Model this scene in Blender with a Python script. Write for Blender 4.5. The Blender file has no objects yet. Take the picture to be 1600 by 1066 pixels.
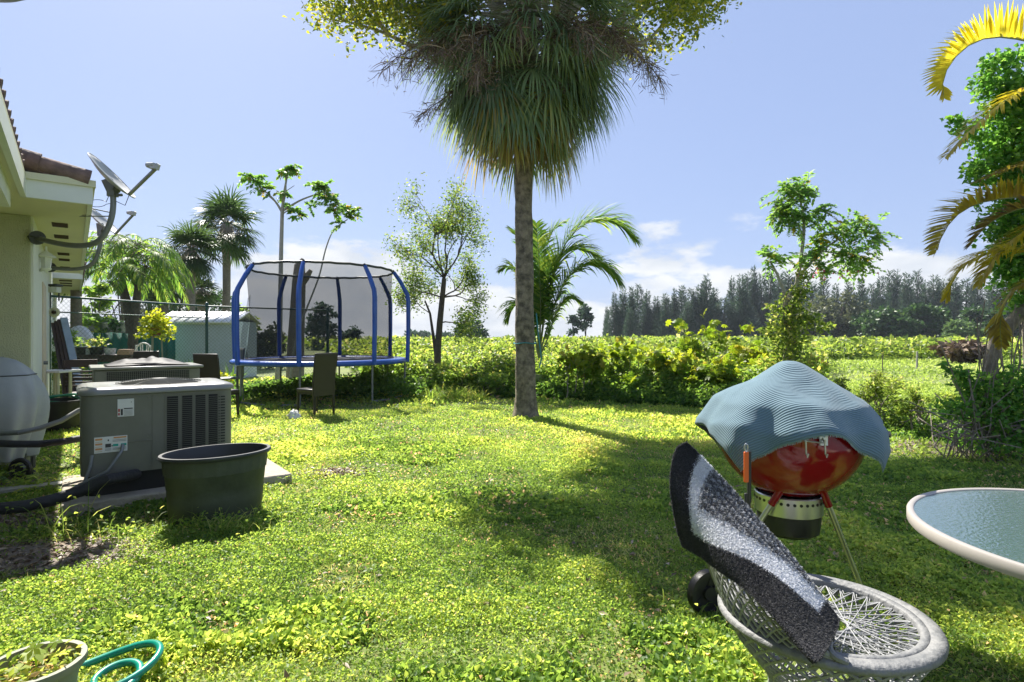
import bpy, math, random
import numpy as np
from math import sin, cos, pi, radians, atan2, sqrt
from mathutils import Vector, Matrix

random.seed(7)
RNG = np.random.default_rng(11)
SC = bpy.context.scene
COL = SC.collection
F0 = 889.0
EYE = 1.35

def W(px, d, z=0.0):
    """world point seen in column px at distance d"""
    return np.array([(px-800.0)/F0*d, d, z])

def P(px, py, d):
    return np.array([(px-800.0)/F0*d, d, EYE-(py-527.0)/F0*d])

# ---------------------------------------------------------------- materials
MATS = {}
def nd(nt, t, **kw):
    n = nt.nodes.new(t)
    for k, v in kw.items():
        setattr(n, k, v)
    return n

def mat(name, col, rough=0.6, metal=0.0, var=0.15, scale=6.0, bump=0.0, bscale=40.0, spec=0.5, col2=None, thr=None, coat=0.0):
    if name in MATS: return MATS[name]
    m = bpy.data.materials.new(name); m.use_nodes = True
    nt = m.node_tree; nt.nodes.clear()
    out = nd(nt, 'ShaderNodeOutputMaterial'); b = nd(nt, 'ShaderNodeBsdfPrincipled')
    nt.links.new(b.outputs[0], out.inputs[0])
    b.inputs['Roughness'].default_value = rough; b.inputs['Metallic'].default_value = metal
    b.inputs['Specular IOR Level'].default_value = spec
    b.inputs['Coat Weight'].default_value = coat
    tc = nd(nt, 'ShaderNodeTexCoord')
    no = nd(nt, 'ShaderNodeTexNoise'); no.inputs['Scale'].default_value = scale; no.inputs['Detail'].default_value = 6
    no.inputs['Roughness'].default_value = 0.65
    nt.links.new(tc.outputs['Object'], no.inputs['Vector'])
    r = nd(nt, 'ShaderNodeValToRGB')
    c = np.array(col); 
    c2 = np.array(col2) if col2 is not None else c*(1+var)
    c1 = c if col2 is not None else c*(1-var)
    lo, hi = thr if thr else (0.3, 0.7)
    r.color_ramp.elements[0].position = lo; r.color_ramp.elements[1].position = hi
    r.color_ramp.elements[0].color = (*c1, 1); r.color_ramp.elements[1].color = (*np.minimum(c2, 1), 1)
    nt.links.new(no.outputs['Fac'], r.inputs[0]); nt.links.new(r.outputs[0], b.inputs['Base Color'])
    mr = nd(nt, 'ShaderNodeMapRange'); mr.inputs[3].default_value = max(0.02, rough-0.1); mr.inputs[4].default_value = min(1, rough+0.12)
    nt.links.new(no.outputs['Fac'], mr.inputs[0]); nt.links.new(mr.outputs[0], b.inputs['Roughness'])
    if bump:
        n2 = nd(nt, 'ShaderNodeTexNoise'); n2.inputs['Scale'].default_value = bscale; n2.inputs['Detail'].default_value = 4
        nt.links.new(tc.outputs['Object'], n2.inputs['Vector'])
        bp = nd(nt, 'ShaderNodeBump'); bp.inputs['Strength'].default_value = bump; bp.inputs['Distance'].default_value = 0.02
        nt.links.new(n2.outputs['Fac'], bp.inputs['Height']); nt.links.new(bp.outputs[0], b.inputs['Normal'])
    MATS[name] = m
    return m

def leafmat(name, stops, trans=0.45, tmul=1.7, rough=0.45, spec=0.35, tint=(1.12, 1.08, 0.8)):
    """stops: list of (pos, colour) picked by the per-leaf random value"""
    if name in MATS: return MATS[name]
    m = bpy.data.materials.new(name); m.use_nodes = True
    nt = m.node_tree; nt.nodes.clear()
    out = nd(nt, 'ShaderNodeOutputMaterial'); b = nd(nt, 'ShaderNodeBsdfPrincipled')
    b.inputs['Roughness'].default_value = rough; b.inputs['Specular IOR Level'].default_value = spec
    at = nd(nt, 'ShaderNodeAttribute', attribute_name='rnd')
    r = nd(nt, 'ShaderNodeValToRGB'); cr = r.color_ramp
    while len(cr.elements) < len(stops): cr.elements.new(0.5)
    for e, (p, c) in zip(cr.elements, stops): e.position = p; e.color = (*c, 1)
    nt.links.new(at.outputs['Fac'], r.inputs[0]); nt.links.new(r.outputs[0], b.inputs['Base Color'])
    t = nd(nt, 'ShaderNodeBsdfTranslucent')
    mx = nd(nt, 'ShaderNodeMix', data_type='RGBA', blend_type='MULTIPLY'); mx.inputs[0].default_value = 1.0
    nt.links.new(r.outputs[0], mx.inputs[6]); mx.inputs[7].default_value = (tmul*tint[0], tmul*tint[1], tmul*tint[2], 1)
    nt.links.new(mx.outputs[2], t.inputs[0])
    ms = nd(nt, 'ShaderNodeMixShader'); ms.inputs[0].default_value = trans
    nt.links.new(b.outputs[0], ms.inputs[1]); nt.links.new(t.outputs[0], ms.inputs[2]); nt.links.new(ms.outputs[0], out.inputs[0])
    MATS[name] = m
    return m

# ---------------------------------------------------------------- geometry builder
class G:
    def __init__(s): s.v = []; s.f = []; s.n = 0; s.uv = None
    def raw(s, v, f, mi=0, rnd=None):
        v = np.asarray(v, float).reshape(-1, 3); f = np.asarray(f, int)
        if len(f) == 0: return
        if rnd is None: rnd = np.full(len(f), random.random())
        s.v.append(v); s.f.append((f+s.n, np.full(len(f), mi), np.asarray(rnd, float))); s.n += len(v)
    def polys(s, v, fs, mi=0):
        for k in (3, 4):
            sel = [f for f in fs if len(f) == k]
            pass
        v = np.asarray(v, float); base = s.n; s.v.append(v); s.n += len(v)
        by = {}
        for f in fs: by.setdefault(len(f), []).append(f)
        for k, l in by.items():
            s.f.append((np.array(l)+base, np.full(len(l), mi), np.full(len(l), random.random())))
    def box(s, c, size, rot=0.0, mi=0, M=None):
        x, y, z = [q/2 for q in size]
        v = np.array([[a*x, b*y, e*z] for a in (-1, 1) for b in (-1, 1) for e in (-1, 1)])
        if M is not None: v = v @ np.array(M.to_3x3()).T
        if rot: v = v @ np.array([[cos(rot), sin(rot), 0], [-sin(rot), cos(rot), 0], [0, 0, 1]])
        s.polys(v+np.array(c), [(0, 1, 3, 2), (4, 6, 7, 5), (0, 4, 5, 1), (2, 3, 7, 6), (0, 2, 6, 4), (1, 5, 7, 3)], mi)
    def beam(s, p, q, w, h, mi=0, up=(0, 0, 1)):
        p = Vector(p); q = Vector(q); d = (q-p); L = d.length; d.normalize()
        u = Vector(up); x = d.cross(u)
        if x.length < 1e-4: x = Vector((1, 0, 0))
        x.normalize(); z = x.cross(d)
        M = Matrix((x, d, z)).transposed()
        s.box((p+q)/2, (w, L, h), mi=mi, M=M)
    def tube(s, pts, r, n=8, mi=0, cap=True, closed=False):
        pts = [Vector(p) for p in pts]; m = len(pts)
        rs = [r]*m if np.isscalar(r) else list(r)
        vs = []; prev = None
        for i, p in enumerate(pts):
            if closed: t = pts[(i+1) % m]-pts[i-1]
            else: t = pts[min(i+1, m-1)]-pts[max(i-1, 0)]
            if t.length < 1e-9: t = Vector((0, 0, 1))
            t.normalize()
            if prev is None:
                a = Vector((0, 0, 1)) if abs(t.z) < 0.9 else Vector((1, 0, 0))
                x = t.cross(a).normalized()
            else:
                x = (prev-t*prev.dot(t))
                x = x.normalized() if x.length > 1e-6 else t.cross(Vector((0, 0, 1))).normalized()
            prev = x; y = t.cross(x)
            for k in range(n):
                a = 2*pi*k/n; vs.append(p+(x*cos(a)+y*sin(a))*rs[i])
        fs = []
        for i in range(m if closed else m-1):
            j = (i+1) % m
            for k in range(n):
                l = (k+1) % n
                fs.append((i*n+k, i*n+l, j*n+l, j*n+k))
        if cap and not closed:
            vs.append(pts[0]); vs.append(pts[-1]); a = m*n
            for k in range(n):
                fs.append((a, (k+1) % n, k)); fs.append((a+1, (m-1)*n+k, (m-1)*n+(k+1) % n))
        s.polys(np.array([tuple(v) for v in vs]), fs, mi)
    def lathe(s, prof, c=(0, 0, 0), n=32, mi=0, sx=1, sy=1, rot=0, a0=0, a1=2*pi):
        full = abs(a1-a0-2*pi) < 1e-6; k = n if full else n+1
        vs = []
        for r, z in prof:
            for i in range(k):
                a = a0+(a1-a0)*i/n
                x, y = r*cos(a)*sx, r*sin(a)*sy
                vs.append((c[0]+x*cos(rot)-y*sin(rot), c[1]+x*sin(rot)+y*cos(rot), c[2]+z))
        fs = []
        for j in range(len(prof)-1):
            for i in range(n):
                l = (i+1) % k
                fs.append((j*k+i, j*k+l, (j+1)*k+l, (j+1)*k+i))
        s.polys(vs, fs, mi)
    def build(s, name, mats, parent=None, smooth=True, bevel=0, angle=38, local=False, link=True, leaf=False):
        me = bpy.data.meshes.new(name)
        V = np.concatenate(s.v)
        if parent is not None and not local:
            root = parent
            while root.parent: root = root.parent
            V = V-np.array(root.location)
        me.vertices.add(len(V)); me.vertices.foreach_set('co', V.astype(np.float32).ravel())
        starts, loops, mis, rn = [], [], [], []; off = 0
        for f, mi, r in s.f:
            k = f.shape[1]
            starts.append(off+np.arange(len(f))*k); loops.append(f.ravel()); mis.append(mi); rn.append(r); off += f.size
        starts = np.concatenate(starts); loops = np.concatenate(loops)
        me.loops.add(len(loops)); me.loops.foreach_set('vertex_index', loops.astype(np.int32))
        me.polygons.add(len(starts)); me.polygons.foreach_set('loop_start', starts.astype(np.int32))
        me.polygons.foreach_set('material_index', np.concatenate(mis).astype(np.int32))
        if not isinstance(mats, (list, tuple)): mats = [mats]
        for m in mats: me.materials.append(m)
        me.update(calc_edges=True)
        if leaf:
            a = me.attributes.new('rnd', 'FLOAT', 'FACE'); a.data.foreach_set('value', np.concatenate(rn).astype(np.float32))
        if smooth and not leaf:
            me.polygons.foreach_set('use_smooth', np.ones(len(starts), bool))
            me.set_sharp_from_angle(angle=radians(angle))
        o = bpy.data.objects.new(name, me); COL.objects.link(o)
        if parent is not None: o.parent = parent
        if bevel:
            b = o.modifiers.new('bevel', 'BEVEL'); b.width = bevel; b.segments = 2; b.limit_method = 'ANGLE'; b.angle_limit = radians(40)
        return o

def tag(o, label, cat, group=None):
    o['label'] = label; o['category'] = cat
    if group: o['group'] = group
    return o
def thing(name, label, cat, loc, rotz=0, group=None):
    o = bpy.data.objects.new(name, None); COL.objects.link(o); o.empty_display_size = 0.1
    o.location = [float(q) for q in loc]; o.rotation_euler = (0, 0, rotz)
    return tag(o, label, cat, group)
def setting(o, kind='structure'): o['kind'] = kind; return o
def copy_tree(o, loc, rotz=None, scale=None, label=None, group=None):
    def rec(a, parent):
        c = a.copy(); COL.objects.link(c); c.parent = parent
        for ch in [q for q in a.children]: rec(ch, c)
        return c
    kids = list(o.children)
    c = o.copy(); COL.objects.link(c); c.location = [float(q) for q in loc]
    for ch in kids: rec(ch, c)
    if rotz is not None: c.rotation_euler = (0, 0, rotz)
    if scale is not None: c.scale = scale
    if label: c['label'] = label
    if group: c['group'] = group
    return c

# ---------------------------------------------------------------- foliage primitives
def unit(a): return a/np.maximum(np.linalg.norm(a, axis=-1, keepdims=True), 1e-9)
def rdir(n, up=0.0, rng=RNG):
    a = rng.normal(size=(n, 3)); a[:, 2] += up
    return unit(a)
def leaves(g, C, L, Wd, up=0.5, mi=0, rng=RNG, rnd=None, dirs=None, fold=0.25, flat=0.0):
    """rhombic folded leaves: base, two flanks, tip"""
    n = len(C)
    L = np.broadcast_to(L, (n,))*rng.uniform(0.7, 1.3, n); Wd = np.broadcast_to(Wd, (n,))*rng.uniform(0.75, 1.25, n)
    d = dirs if dirs is not None else rdir(n, 0, rng)*np.array([1, 1, 0.6])
    d = unit(d+1e-6)
    nn = rdir(n, up, rng); s = unit(np.cross(d, nn)); nrm = np.cross(s, d)
    b = C; t = C+d*L[:, None]; m = C+d*(L*0.45)[:, None]
    h = (fold*Wd)[:, None]*nrm
    v = np.stack([b, m+s*Wd[:, None]/2+h, t, m-s*Wd[:, None]/2+h], 1).reshape(-1, 3)
    i = np.arange(n)[:, None]*4
    f = np.concatenate([i+np.array([[0, 1, 2]]), i+np.array([[0, 2, 3]])])
    r = rng.random(n) if rnd is None else rnd
    g.raw(v, f, mi, np.concatenate([r, r]))
def lobed(g, C, R, mi=0, rng=RNG, up=1.2, k=7, rnd=None):
    n = len(C); R = np.broadcast_to(R, (n,))*rng.uniform(0.6, 1.25, n)
    nn = rdir(n, up, rng); a = rdir(n, 0, rng); x = unit(np.cross(nn, a)); y = np.cross(nn, x)
    r = rng.random(n) if rnd is None else rnd
    for j in range(k):
        th = -2.3+4.6*j/(k-1); ln = R*(1-0.12*abs(th))
        d = x*cos(th)+y*sin(th); s = -x*sin(th)+y*cos(th)
        dn = nn*-0.25
        t = C+(d+dn)*ln[:, None]; m = C+d*(ln*0.5)[:, None]; w = (R*0.24)[:, None]
        v = np.stack([C, m+s*w, t, m-s*w], 1).reshape(-1, 3)
        i = np.arange(n)[:, None]*4
        g.raw(v, i+np.array([[0, 1, 2, 3]]), mi, r)
def strips(g, B, D, S, L, Wd, droop, seg=4, mi=0, rnd=None, taper=1.0, curl=None, rng=RNG, base_w=0.5):
    """long narrow blades that bend down under their weight"""
    n = len(B); L = np.broadcast_to(L, (n,)); Wd = np.broadcast_to(Wd, (n,)); droop = np.broadcast_to(droop, (n,))
    D = unit(D); S = unit(S-D*np.sum(S*D, -1, keepdims=True))
    # march with gravity turning the direction
    p = B.copy(); d = D.copy(); rows = []
    st = (L/seg)[:, None]
    for k in range(seg+1):
        t = k/seg
        w = Wd*(base_w+(1-base_w)*min(1, t*3))*(1-max(0, (t-0.45)/0.55)**1.5*taper*0.96)
        rows.append(np.stack([p+S*w[:, None]/2, p-S*w[:, None]/2], 1))
        d = unit(d+np.array([0, 0, -1.0])*(droop/seg)[:, None]*(0.5+t))
        if curl is not None: d = unit(d+curl/seg)
        p = p+d*st
    v = np.stack(rows, 1)  # n, seg+1, 2, 3
    i = (np.arange(n)*(seg+1)*2)[:, None]
    fs = [i+np.array([[2*k, 2*k+1, 2*k+3, 2*k+2]]) for k in range(seg)]
    r = rng.random(n) if rnd is None else rnd
    g.raw(v.reshape(-1, 3), np.concatenate(fs), mi, np.tile(r, seg))

def vnoise(x, y, s, seed=0):
    x = np.asarray(x)*s; y = np.asarray(y)*s
    xi = np.floor(x); yi = np.floor(y); fx = x-xi; fy = y-yi
    fx = fx*fx*(3-2*fx); fy = fy*fy*(3-2*fy)
    def h(a, b):
        q = np.sin(a*127.1+b*311.7+seed*74.7)*43758.5453
        return q-np.floor(q)
    return (h(xi, yi)*(1-fx)+h(xi+1, yi)*fx)*(1-fy)+(h(xi, yi+1)*(1-fx)+h(xi+1, yi+1)*fx)*fy
def fbm(x, y, s, seed=0): return 0.55*vnoise(x, y, s, seed)+0.3*vnoise(x, y, s*2.1, seed+1)+0.15*vnoise(x, y, s*4.3, seed+2)

def pinnate(g, gs, pts, r0, leaf_len, leaf_w, n, droop=1.0, ang=55, rnd=None, mi=0, vee=0.3, seg=4, rng=RNG, shape='mid', start=0.15):
    """feather frond: rachis tube through pts, leaflets both sides"""
    pts = np.array(pts, float)
    seglen = np.linalg.norm(np.diff(pts, axis=0), axis=1); cum = np.concatenate([[0], np.cumsum(seglen)])/seglen.sum()
    tt = np.linspace(0, 1, 15)
    sm = np.stack([np.interp(tt, cum, pts[:, k]) for k in range(3)], 1)
    for _ in range(2): sm[1:-1] = (sm[:-2]+2*sm[1:-1]+sm[2:])/4
    gs.tube(sm, list(np.linspace(r0, r0*0.15, 15)), n=5)
    t = np.linspace(start, 1.0, n); pos = np.stack([np.interp(t, tt, sm[:, k]) for k in range(3)], 1)
    e = 0.02; tan = unit(np.stack([np.interp(np.minimum(t+e, 1), tt, sm[:, k])-np.interp(np.maximum(t-e, 0), tt, sm[:, k]) for k in range(3)], 1))
    side = unit(np.cross(tan, np.array([0, 0, 1.0]))+1e-6); upv = np.cross(side, tan)
    prof = np.sin(np.clip((t-start)/(1-start), 0, 1)*pi*0.8+0.35) if shape == 'mid' else 1-0.6*t
    for sgn in (-1, 1):
        a = radians(ang)*(1-0.35*t)+rng.normal(0, 0.08, n)
        D = tan*np.cos(a)[:, None]+side*sgn*np.sin(a)[:, None]+upv*(vee+rng.normal(0, 0.1, n))[:, None]
        r = rng.random(n) if rnd is None else np.clip(rnd+rng.normal(0, 0.1, n), 0, 1)
        strips(g, pos, D, tan+upv*0.3, leaf_len*prof*rng.uniform(0.85, 1.1, n), leaf_w, droop*rng.uniform(0.6, 1.3, n), seg=seg, rnd=r, mi=mi, rng=rng)

def fanleaf(g, hub, axis, R, wd, k=26, spread=2.2, droop=1.4, rnd=0.5, rng=RNG, seg=5, upn=None):
    axis = unit(np.array(axis, float)); upn = np.array([0, 0, 1.0]) if upn is None else upn
    side = np.cross(axis, upn); side = unit(side+1e-5); nn = np.cross(side, axis)
    th = np.linspace(-spread, spread, k)+rng.normal(0, 0.03, k)
    D = axis*np.cos(th)[:, None]+side*np.sin(th)[:, None]+nn*rng.normal(0.05, 0.08, k)[:, None]
    S = -axis*np.sin(th)[:, None]+side*np.cos(th)[:, None]
    L = R*(1-0.12*np.abs(th))*rng.uniform(0.85, 1.1, k)
    strips(g, np.repeat(hub[None, :], k, 0), D, S, L, wd, droop*rng.uniform(0.7, 1.3, k), seg=seg, rnd=np.clip(rnd+rng.normal(0, 0.08, k), 0, 1), rng=rng, base_w=0.3)

def grow(start, d, length, r, levels, rng, spread=0.7, kids=3, up=0.15, shrink=0.68, wob=0.18, segs=5, tips=None, tubes=None):
    """recursive limbs; returns tubes and tip points"""
    if tips is None: tips, tubes = [], []
    p = np.array(start, float); d = unit(np.array(d, float)); pts = [p.copy()]; dd = [d]
    for i in range(segs):
        d = unit(d+rng.normal(0, wob, 3)+np.array([0, 0, up])); p = p+d*length/segs; pts.append(p.copy()); dd.append(d)
    tubes.append((pts, list(np.linspace(r, r*0.62 if levels > 0 else r*0.35, segs+1))))
    if levels == 0:
        tips.append((pts[-1], dd[-1])); tips.append((pts[-2], dd[-2])); tips.append((pts[segs//2], dd[segs//2]))
    else:
        for k in range(kids):
            i = segs if k == 0 else rng.integers(max(1, segs//2), segs+1)
            nd_ = unit(dd[i]+rng.normal(0, spread, 3))
            grow(pts[i], nd_, length*shrink*rng.uniform(0.75, 1.2), r*0.6, levels-1, rng, spread, kids, up, shrink, wob, segs, tips, tubes)
    return tips, tubes
# ================================================================ camera, light, sky
cam = bpy.data.cameras.new('camera'); co = bpy.data.objects.new('camera', cam); COL.objects.link(co)
co.location = (0, 0, EYE); co.rotation_euler = (radians(90), 0, 0)
cam.lens = 20.0; cam.sensor_width = 36.0; cam.clip_end = 3000; cam.clip_start = 0.05
cam.shift_y = -6/1600
SC.camera = co
SUN_EL = radians(50); SH_AZ = radians(31)      # shadows run towards the viewer and 31 degrees to the right
sdir = Vector((-sin(SH_AZ)*cos(SUN_EL), cos(SH_AZ)*cos(SUN_EL), sin(SUN_EL)))
sl = bpy.data.lights.new('sun', 'SUN'); so = bpy.data.objects.new('sun', sl); COL.objects.link(so)
sl.energy = 5.0; sl.angle = radians(0.55); sl.color = (1.0, 0.95, 0.86)
so.rotation_euler = sdir.to_track_quat('Z', 'Y').to_euler(); so.location = (0, 0, 20)
SC.view_settings.view_transform = 'Standard'; SC.view_settings.look = 'None'
SC.view_settings.exposure = 1.28; SC.view_settings.gamma = 1.0; SC.view_settings.use_curve_mapping = False
wd = bpy.data.worlds.new('World'); SC.world = wd; wd.use_nodes = True
nt = wd.node_tree; nt.nodes.clear()
wo = nd(nt, 'ShaderNodeOutputWorld'); bg = nd(nt, 'ShaderNodeBackground'); bg.inputs[1].default_value = 0.088
sky = nd(nt, 'ShaderNodeTexSky', sky_type='NISHITA'); sky.sun_disc = False
sky.sun_elevation = SUN_EL; sky.sun_rotation = -SH_AZ; sky.air_density = 1.0; sky.dust_density = 1.2; sky.ozone_density = 1.5; sky.altitude = 0
tc = nd(nt, 'ShaderNodeTexCoord'); sep = nd(nt, 'ShaderNodeSeparateXYZ'); nt.links.new(tc.outputs['Generated'], sep.inputs[0])
mp = nd(nt, 'ShaderNodeMapping'); mp.inputs['Scale'].default_value = (1, 1, 2.6); mp.inputs['Location'].default_value = (1.35, 0.4, 0.13)
nt.links.new(tc.outputs['Generated'], mp.inputs[0])
n1 = nd(nt, 'ShaderNodeTexNoise'); n1.inputs['Scale'].default_value = 4.2; n1.inputs['Detail'].default_value = 9; n1.inputs['Roughness'].default_value = 0.55
nt.links.new(mp.outputs[0], n1.inputs['Vector'])
# cloud cover: a bank close to the horizon, clear above about 11 degrees
cov = nd(nt, 'ShaderNodeFloatCurve'); cu = cov.mapping.curves[0]; cu.points[0].location = (0, .64); cu.points[1].location = (1, .25)
for q in ((.10, .59), (.14, .49), (.18, .36), (.26, .25)): cu.points.new(*q)
cov.mapping.update()
nt.links.new(sep.outputs[2], cov.inputs[1])
ad = nd(nt, 'ShaderNodeMath', operation='ADD'); nt.links.new(n1.outputs['Fac'], ad.inputs[0]); nt.links.new(cov.outputs[0], ad.inputs[1])
cm = nd(nt, 'ShaderNodeMapRange', interpolation_type='SMOOTHSTEP'); cm.inputs[1].default_value = 0.98; cm.inputs[2].default_value = 1.07
nt.links.new(ad.outputs[0], cm.inputs[0])
n2 = nd(nt, 'ShaderNodeTexNoise'); n2.inputs['Scale'].default_value = 9; n2.inputs['Detail'].default_value = 6
mp2 = nd(nt, 'ShaderNodeMapping'); mp2.inputs['Scale'].default_value = (1, 1, 2.5); nt.links.new(tc.outputs['Generated'], mp2.inputs[0]); nt.links.new(mp2.outputs[0], n2.inputs['Vector'])
cc = nd(nt, 'ShaderNodeValToRGB'); cc.color_ramp.elements[0].position = 0.35; cc.color_ramp.elements[1].position = 0.62
cc.color_ramp.elements[0].color = (3.5, 3.75, 4.15, 1); cc.color_ramp.elements[1].color = (4.6, 4.7, 4.8, 1)
nt.links.new(n2.outputs['Fac'], cc.inputs[0])
ht = nd(nt, 'ShaderNodeMix', data_type='RGBA'); ht.inputs[0].default_value = 0.80; ht.inputs[7].default_value = (1.85, 2.4, 3.95, 1)
nt.links.new(sky.outputs[0], ht.inputs[6])
mxw = nd(nt, 'ShaderNodeMix', data_type='RGBA'); nt.links.new(cm.outputs[0], mxw.inputs[0]); nt.links.new(ht.outputs[2], mxw.inputs[6]); nt.links.new(cc.outputs[0], mxw.inputs[7])
nt.links.new(mxw.outputs[2], bg.inputs[0]); nt.links.new(bg.outputs[0], wo.inputs[0])

# ================================================================ shared materials
M_soil = mat('soil', (0.075, 0.075, 0.03), 0.95, col2=(0.13, 0.12, 0.05), scale=3, bump=0.6, bscale=30)
M_lawn = leafmat('lawn_leaf', [(0.0, (0.042, 0.105, 0.022)), (0.35, (0.125, 0.235, 0.045)), (0.62, (0.225, 0.34, 0.07)), (0.86, (0.31, 0.39, 0.10)), (0.94, (0.44, 0.38, 0.25)), (1.0, (0.34, 0.25, 0.16))], trans=0.58, tmul=2.15, tint=(1.5, 1.14, .85))
M_blade = leafmat('grass_blade', [(0.0, (0.06, 0.14, 0.025)), (0.6, (0.20, 0.30, 0.06)), (1.0, (0.40, 0.40, 0.19))], trans=0.5, tmul=2.0, tint=(1.3, 1.1, .85))
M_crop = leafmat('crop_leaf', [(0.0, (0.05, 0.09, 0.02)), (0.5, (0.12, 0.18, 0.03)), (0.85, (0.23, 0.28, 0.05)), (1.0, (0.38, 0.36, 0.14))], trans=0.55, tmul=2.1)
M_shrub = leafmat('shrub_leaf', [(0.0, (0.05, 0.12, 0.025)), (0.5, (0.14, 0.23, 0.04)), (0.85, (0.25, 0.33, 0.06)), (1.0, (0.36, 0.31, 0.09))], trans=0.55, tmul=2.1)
M_vine = leafmat('vine_leaf', [(0.0, (0.06, 0.16, 0.03)), (0.6, (0.12, 0.29, 0.045)), (1.0, (0.25, 0.40, 0.08))], trans=0.5, tmul=1.8)
M_tree = leafmat('tree_leaf', [(0.0, (0.08, 0.18, 0.045)), (0.6, (0.19, 0.33, 0.08)), (0.93, (0.12, 0.18, 0.02)), (1.0, (0.38, 0.25, 0.03))], trans=0.55, tmul=1.9)
M_conifer = leafmat('needle', [(0.0, (0.034, 0.066, 0.046)), (0.6, (0.065, 0.112, 0.066)), (1.0, (0.12, 0.15, 0.095))], trans=0.3, tmul=1.3, rough=0.7, tint=(1, 1, 1))
M_palm = leafmat('palm_leaf', [(0.0, (0.10, 0.165, 0.105)), (0.45, (0.19, 0.27, 0.15)), (0.7, (0.29, 0.35, 0.15)), (0.86, (0.38, 0.30, 0.06)), (1.0, (0.27, 0.19, 0.12))], trans=0.4, tmul=1.7, rough=0.38, spec=0.6)
M_frond = leafmat('frond_leaf', [(0.0, (0.06, 0.14, 0.03)), (0.6, (0.14, 0.25, 0.04)), (1.0, (0.28, 0.34, 0.06))], trans=0.5, tmul=1.8, rough=0.5, spec=0.25)
M_yellow = leafmat('yellow_frond', [(0.0, (0.10, 0.07, 0.06)), (0.3, (0.26, 0.20, 0.05)), (0.6, (0.46, 0.38, 0.03)), (1.0, (0.58, 0.52, 0.04))], trans=0.5, tmul=1.4, rough=0.4)
M_dead = leafmat('dead_twig', [(0.0, (0.09, 0.06, 0.045)), (0.7, (0.17, 0.12, 0.09)), (1.0, (0.34, 0.27, 0.19))], trans=0.1, tmul=1.0, rough=0.8)
M_bark = mat('bark', (0.16, 0.13, 0.10), 0.9, col2=(0.30, 0.26, 0.21), scale=14, bump=0.8, bscale=25)
M_barkd = mat('dark_bark', (0.07, 0.055, 0.045), 0.9, col2=(0.15, 0.12, 0.10), scale=10, bump=0.8, bscale=20)
M_pale = mat('pale_bark', (0.30, 0.28, 0.24), 0.85, col2=(0.45, 0.42, 0.36), scale=10, bump=0.4)

# ================================================================ ground
g = G()
xs = np.concatenate([[-1500, -300], np.linspace(-60, 60, 61), [300, 1500]]); ys = np.concatenate([[-300, -40], np.linspace(-10, 110, 61), [300, 1800]])
X, Y = np.meshgrid(xs, ys); Z = np.zeros_like(X)
nx, ny = len(xs), len(ys)
ii = (np.arange(ny-1)[:, None]*nx+np.arange(nx-1)[None, :]).ravel()
g.raw(np.stack([X, Y, Z], -1).reshape(-1, 3), np.stack([ii, ii+1, ii+nx+1, ii+nx], 1))
gm = mat('ground_cover', (0.07, 0.10, 0.02), 0.95, col2=(0.17, 0.20, 0.045), scale=0.5, bump=0.5, bscale=8, thr=(0.35, 0.6))
# near the house the sheet is soil seen between the leaves
gnt = gm.node_tree
setting(g.build('ground', gm, smooth=False))

def wedge(n, r0, r1, half=52, cx=0.0, rng=RNG):
    r = np.sqrt(rng.random(n)*(r1*r1-r0*r0)+r0*r0); a = pi/2-np.radians(rng.uniform(-half, half, n) if np.isscalar(half) else rng.uniform(half[0], half[1], n))
    return r*np.cos(a), r*np.sin(a)
def proj(x, y): return 800+F0*x/np.maximum(y, 0.1)

# the near edge of the wild growth, as distance along each line of sight (column in the photo -> metres)
EDGE = ([-400, 400, 560, 660, 700, 860, 1000, 1180, 1300, 1400, 1500, 1600, 2000], [12, 12.6, 13.6, 13.4, 12.9, 12.2, 11.3, 10.0, 8.6, 7.6, 7.0, 6.7, 6.0])
def edge(x, y): return np.interp(proj(x, y), EDGE[0], EDGE[1])
BARE = [(-2.85, 3.5, .75, .33), (-3.6, 4.05, .4, .3), (5.3, 6.9, 1.5, .5), (3.6, 8.0, .9, .3), (-1.75, 5.6, .25, .15), (-5.0, 5.2, .9, .25), (1.35, 2.4, .3, .2), (0.25, 9.35, .3, .2)]
SOLID = [(-2.9, 5.05, .75), (-2.29, 4.5, .36), (-4.8, 7.6, .6)]
def bare(x, y):
    m = np.zeros(len(x))
    for cx, cy, rx, ry in BARE:
        q = ((x-cx)/rx)**2+((y-cy)/ry)**2
        m = np.maximum(m, np.clip(1.3-q+0.8*(fbm(x, y, 3.0, 5)-.5), 0, 1))
    return m
g = G(); gb = G()
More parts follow.
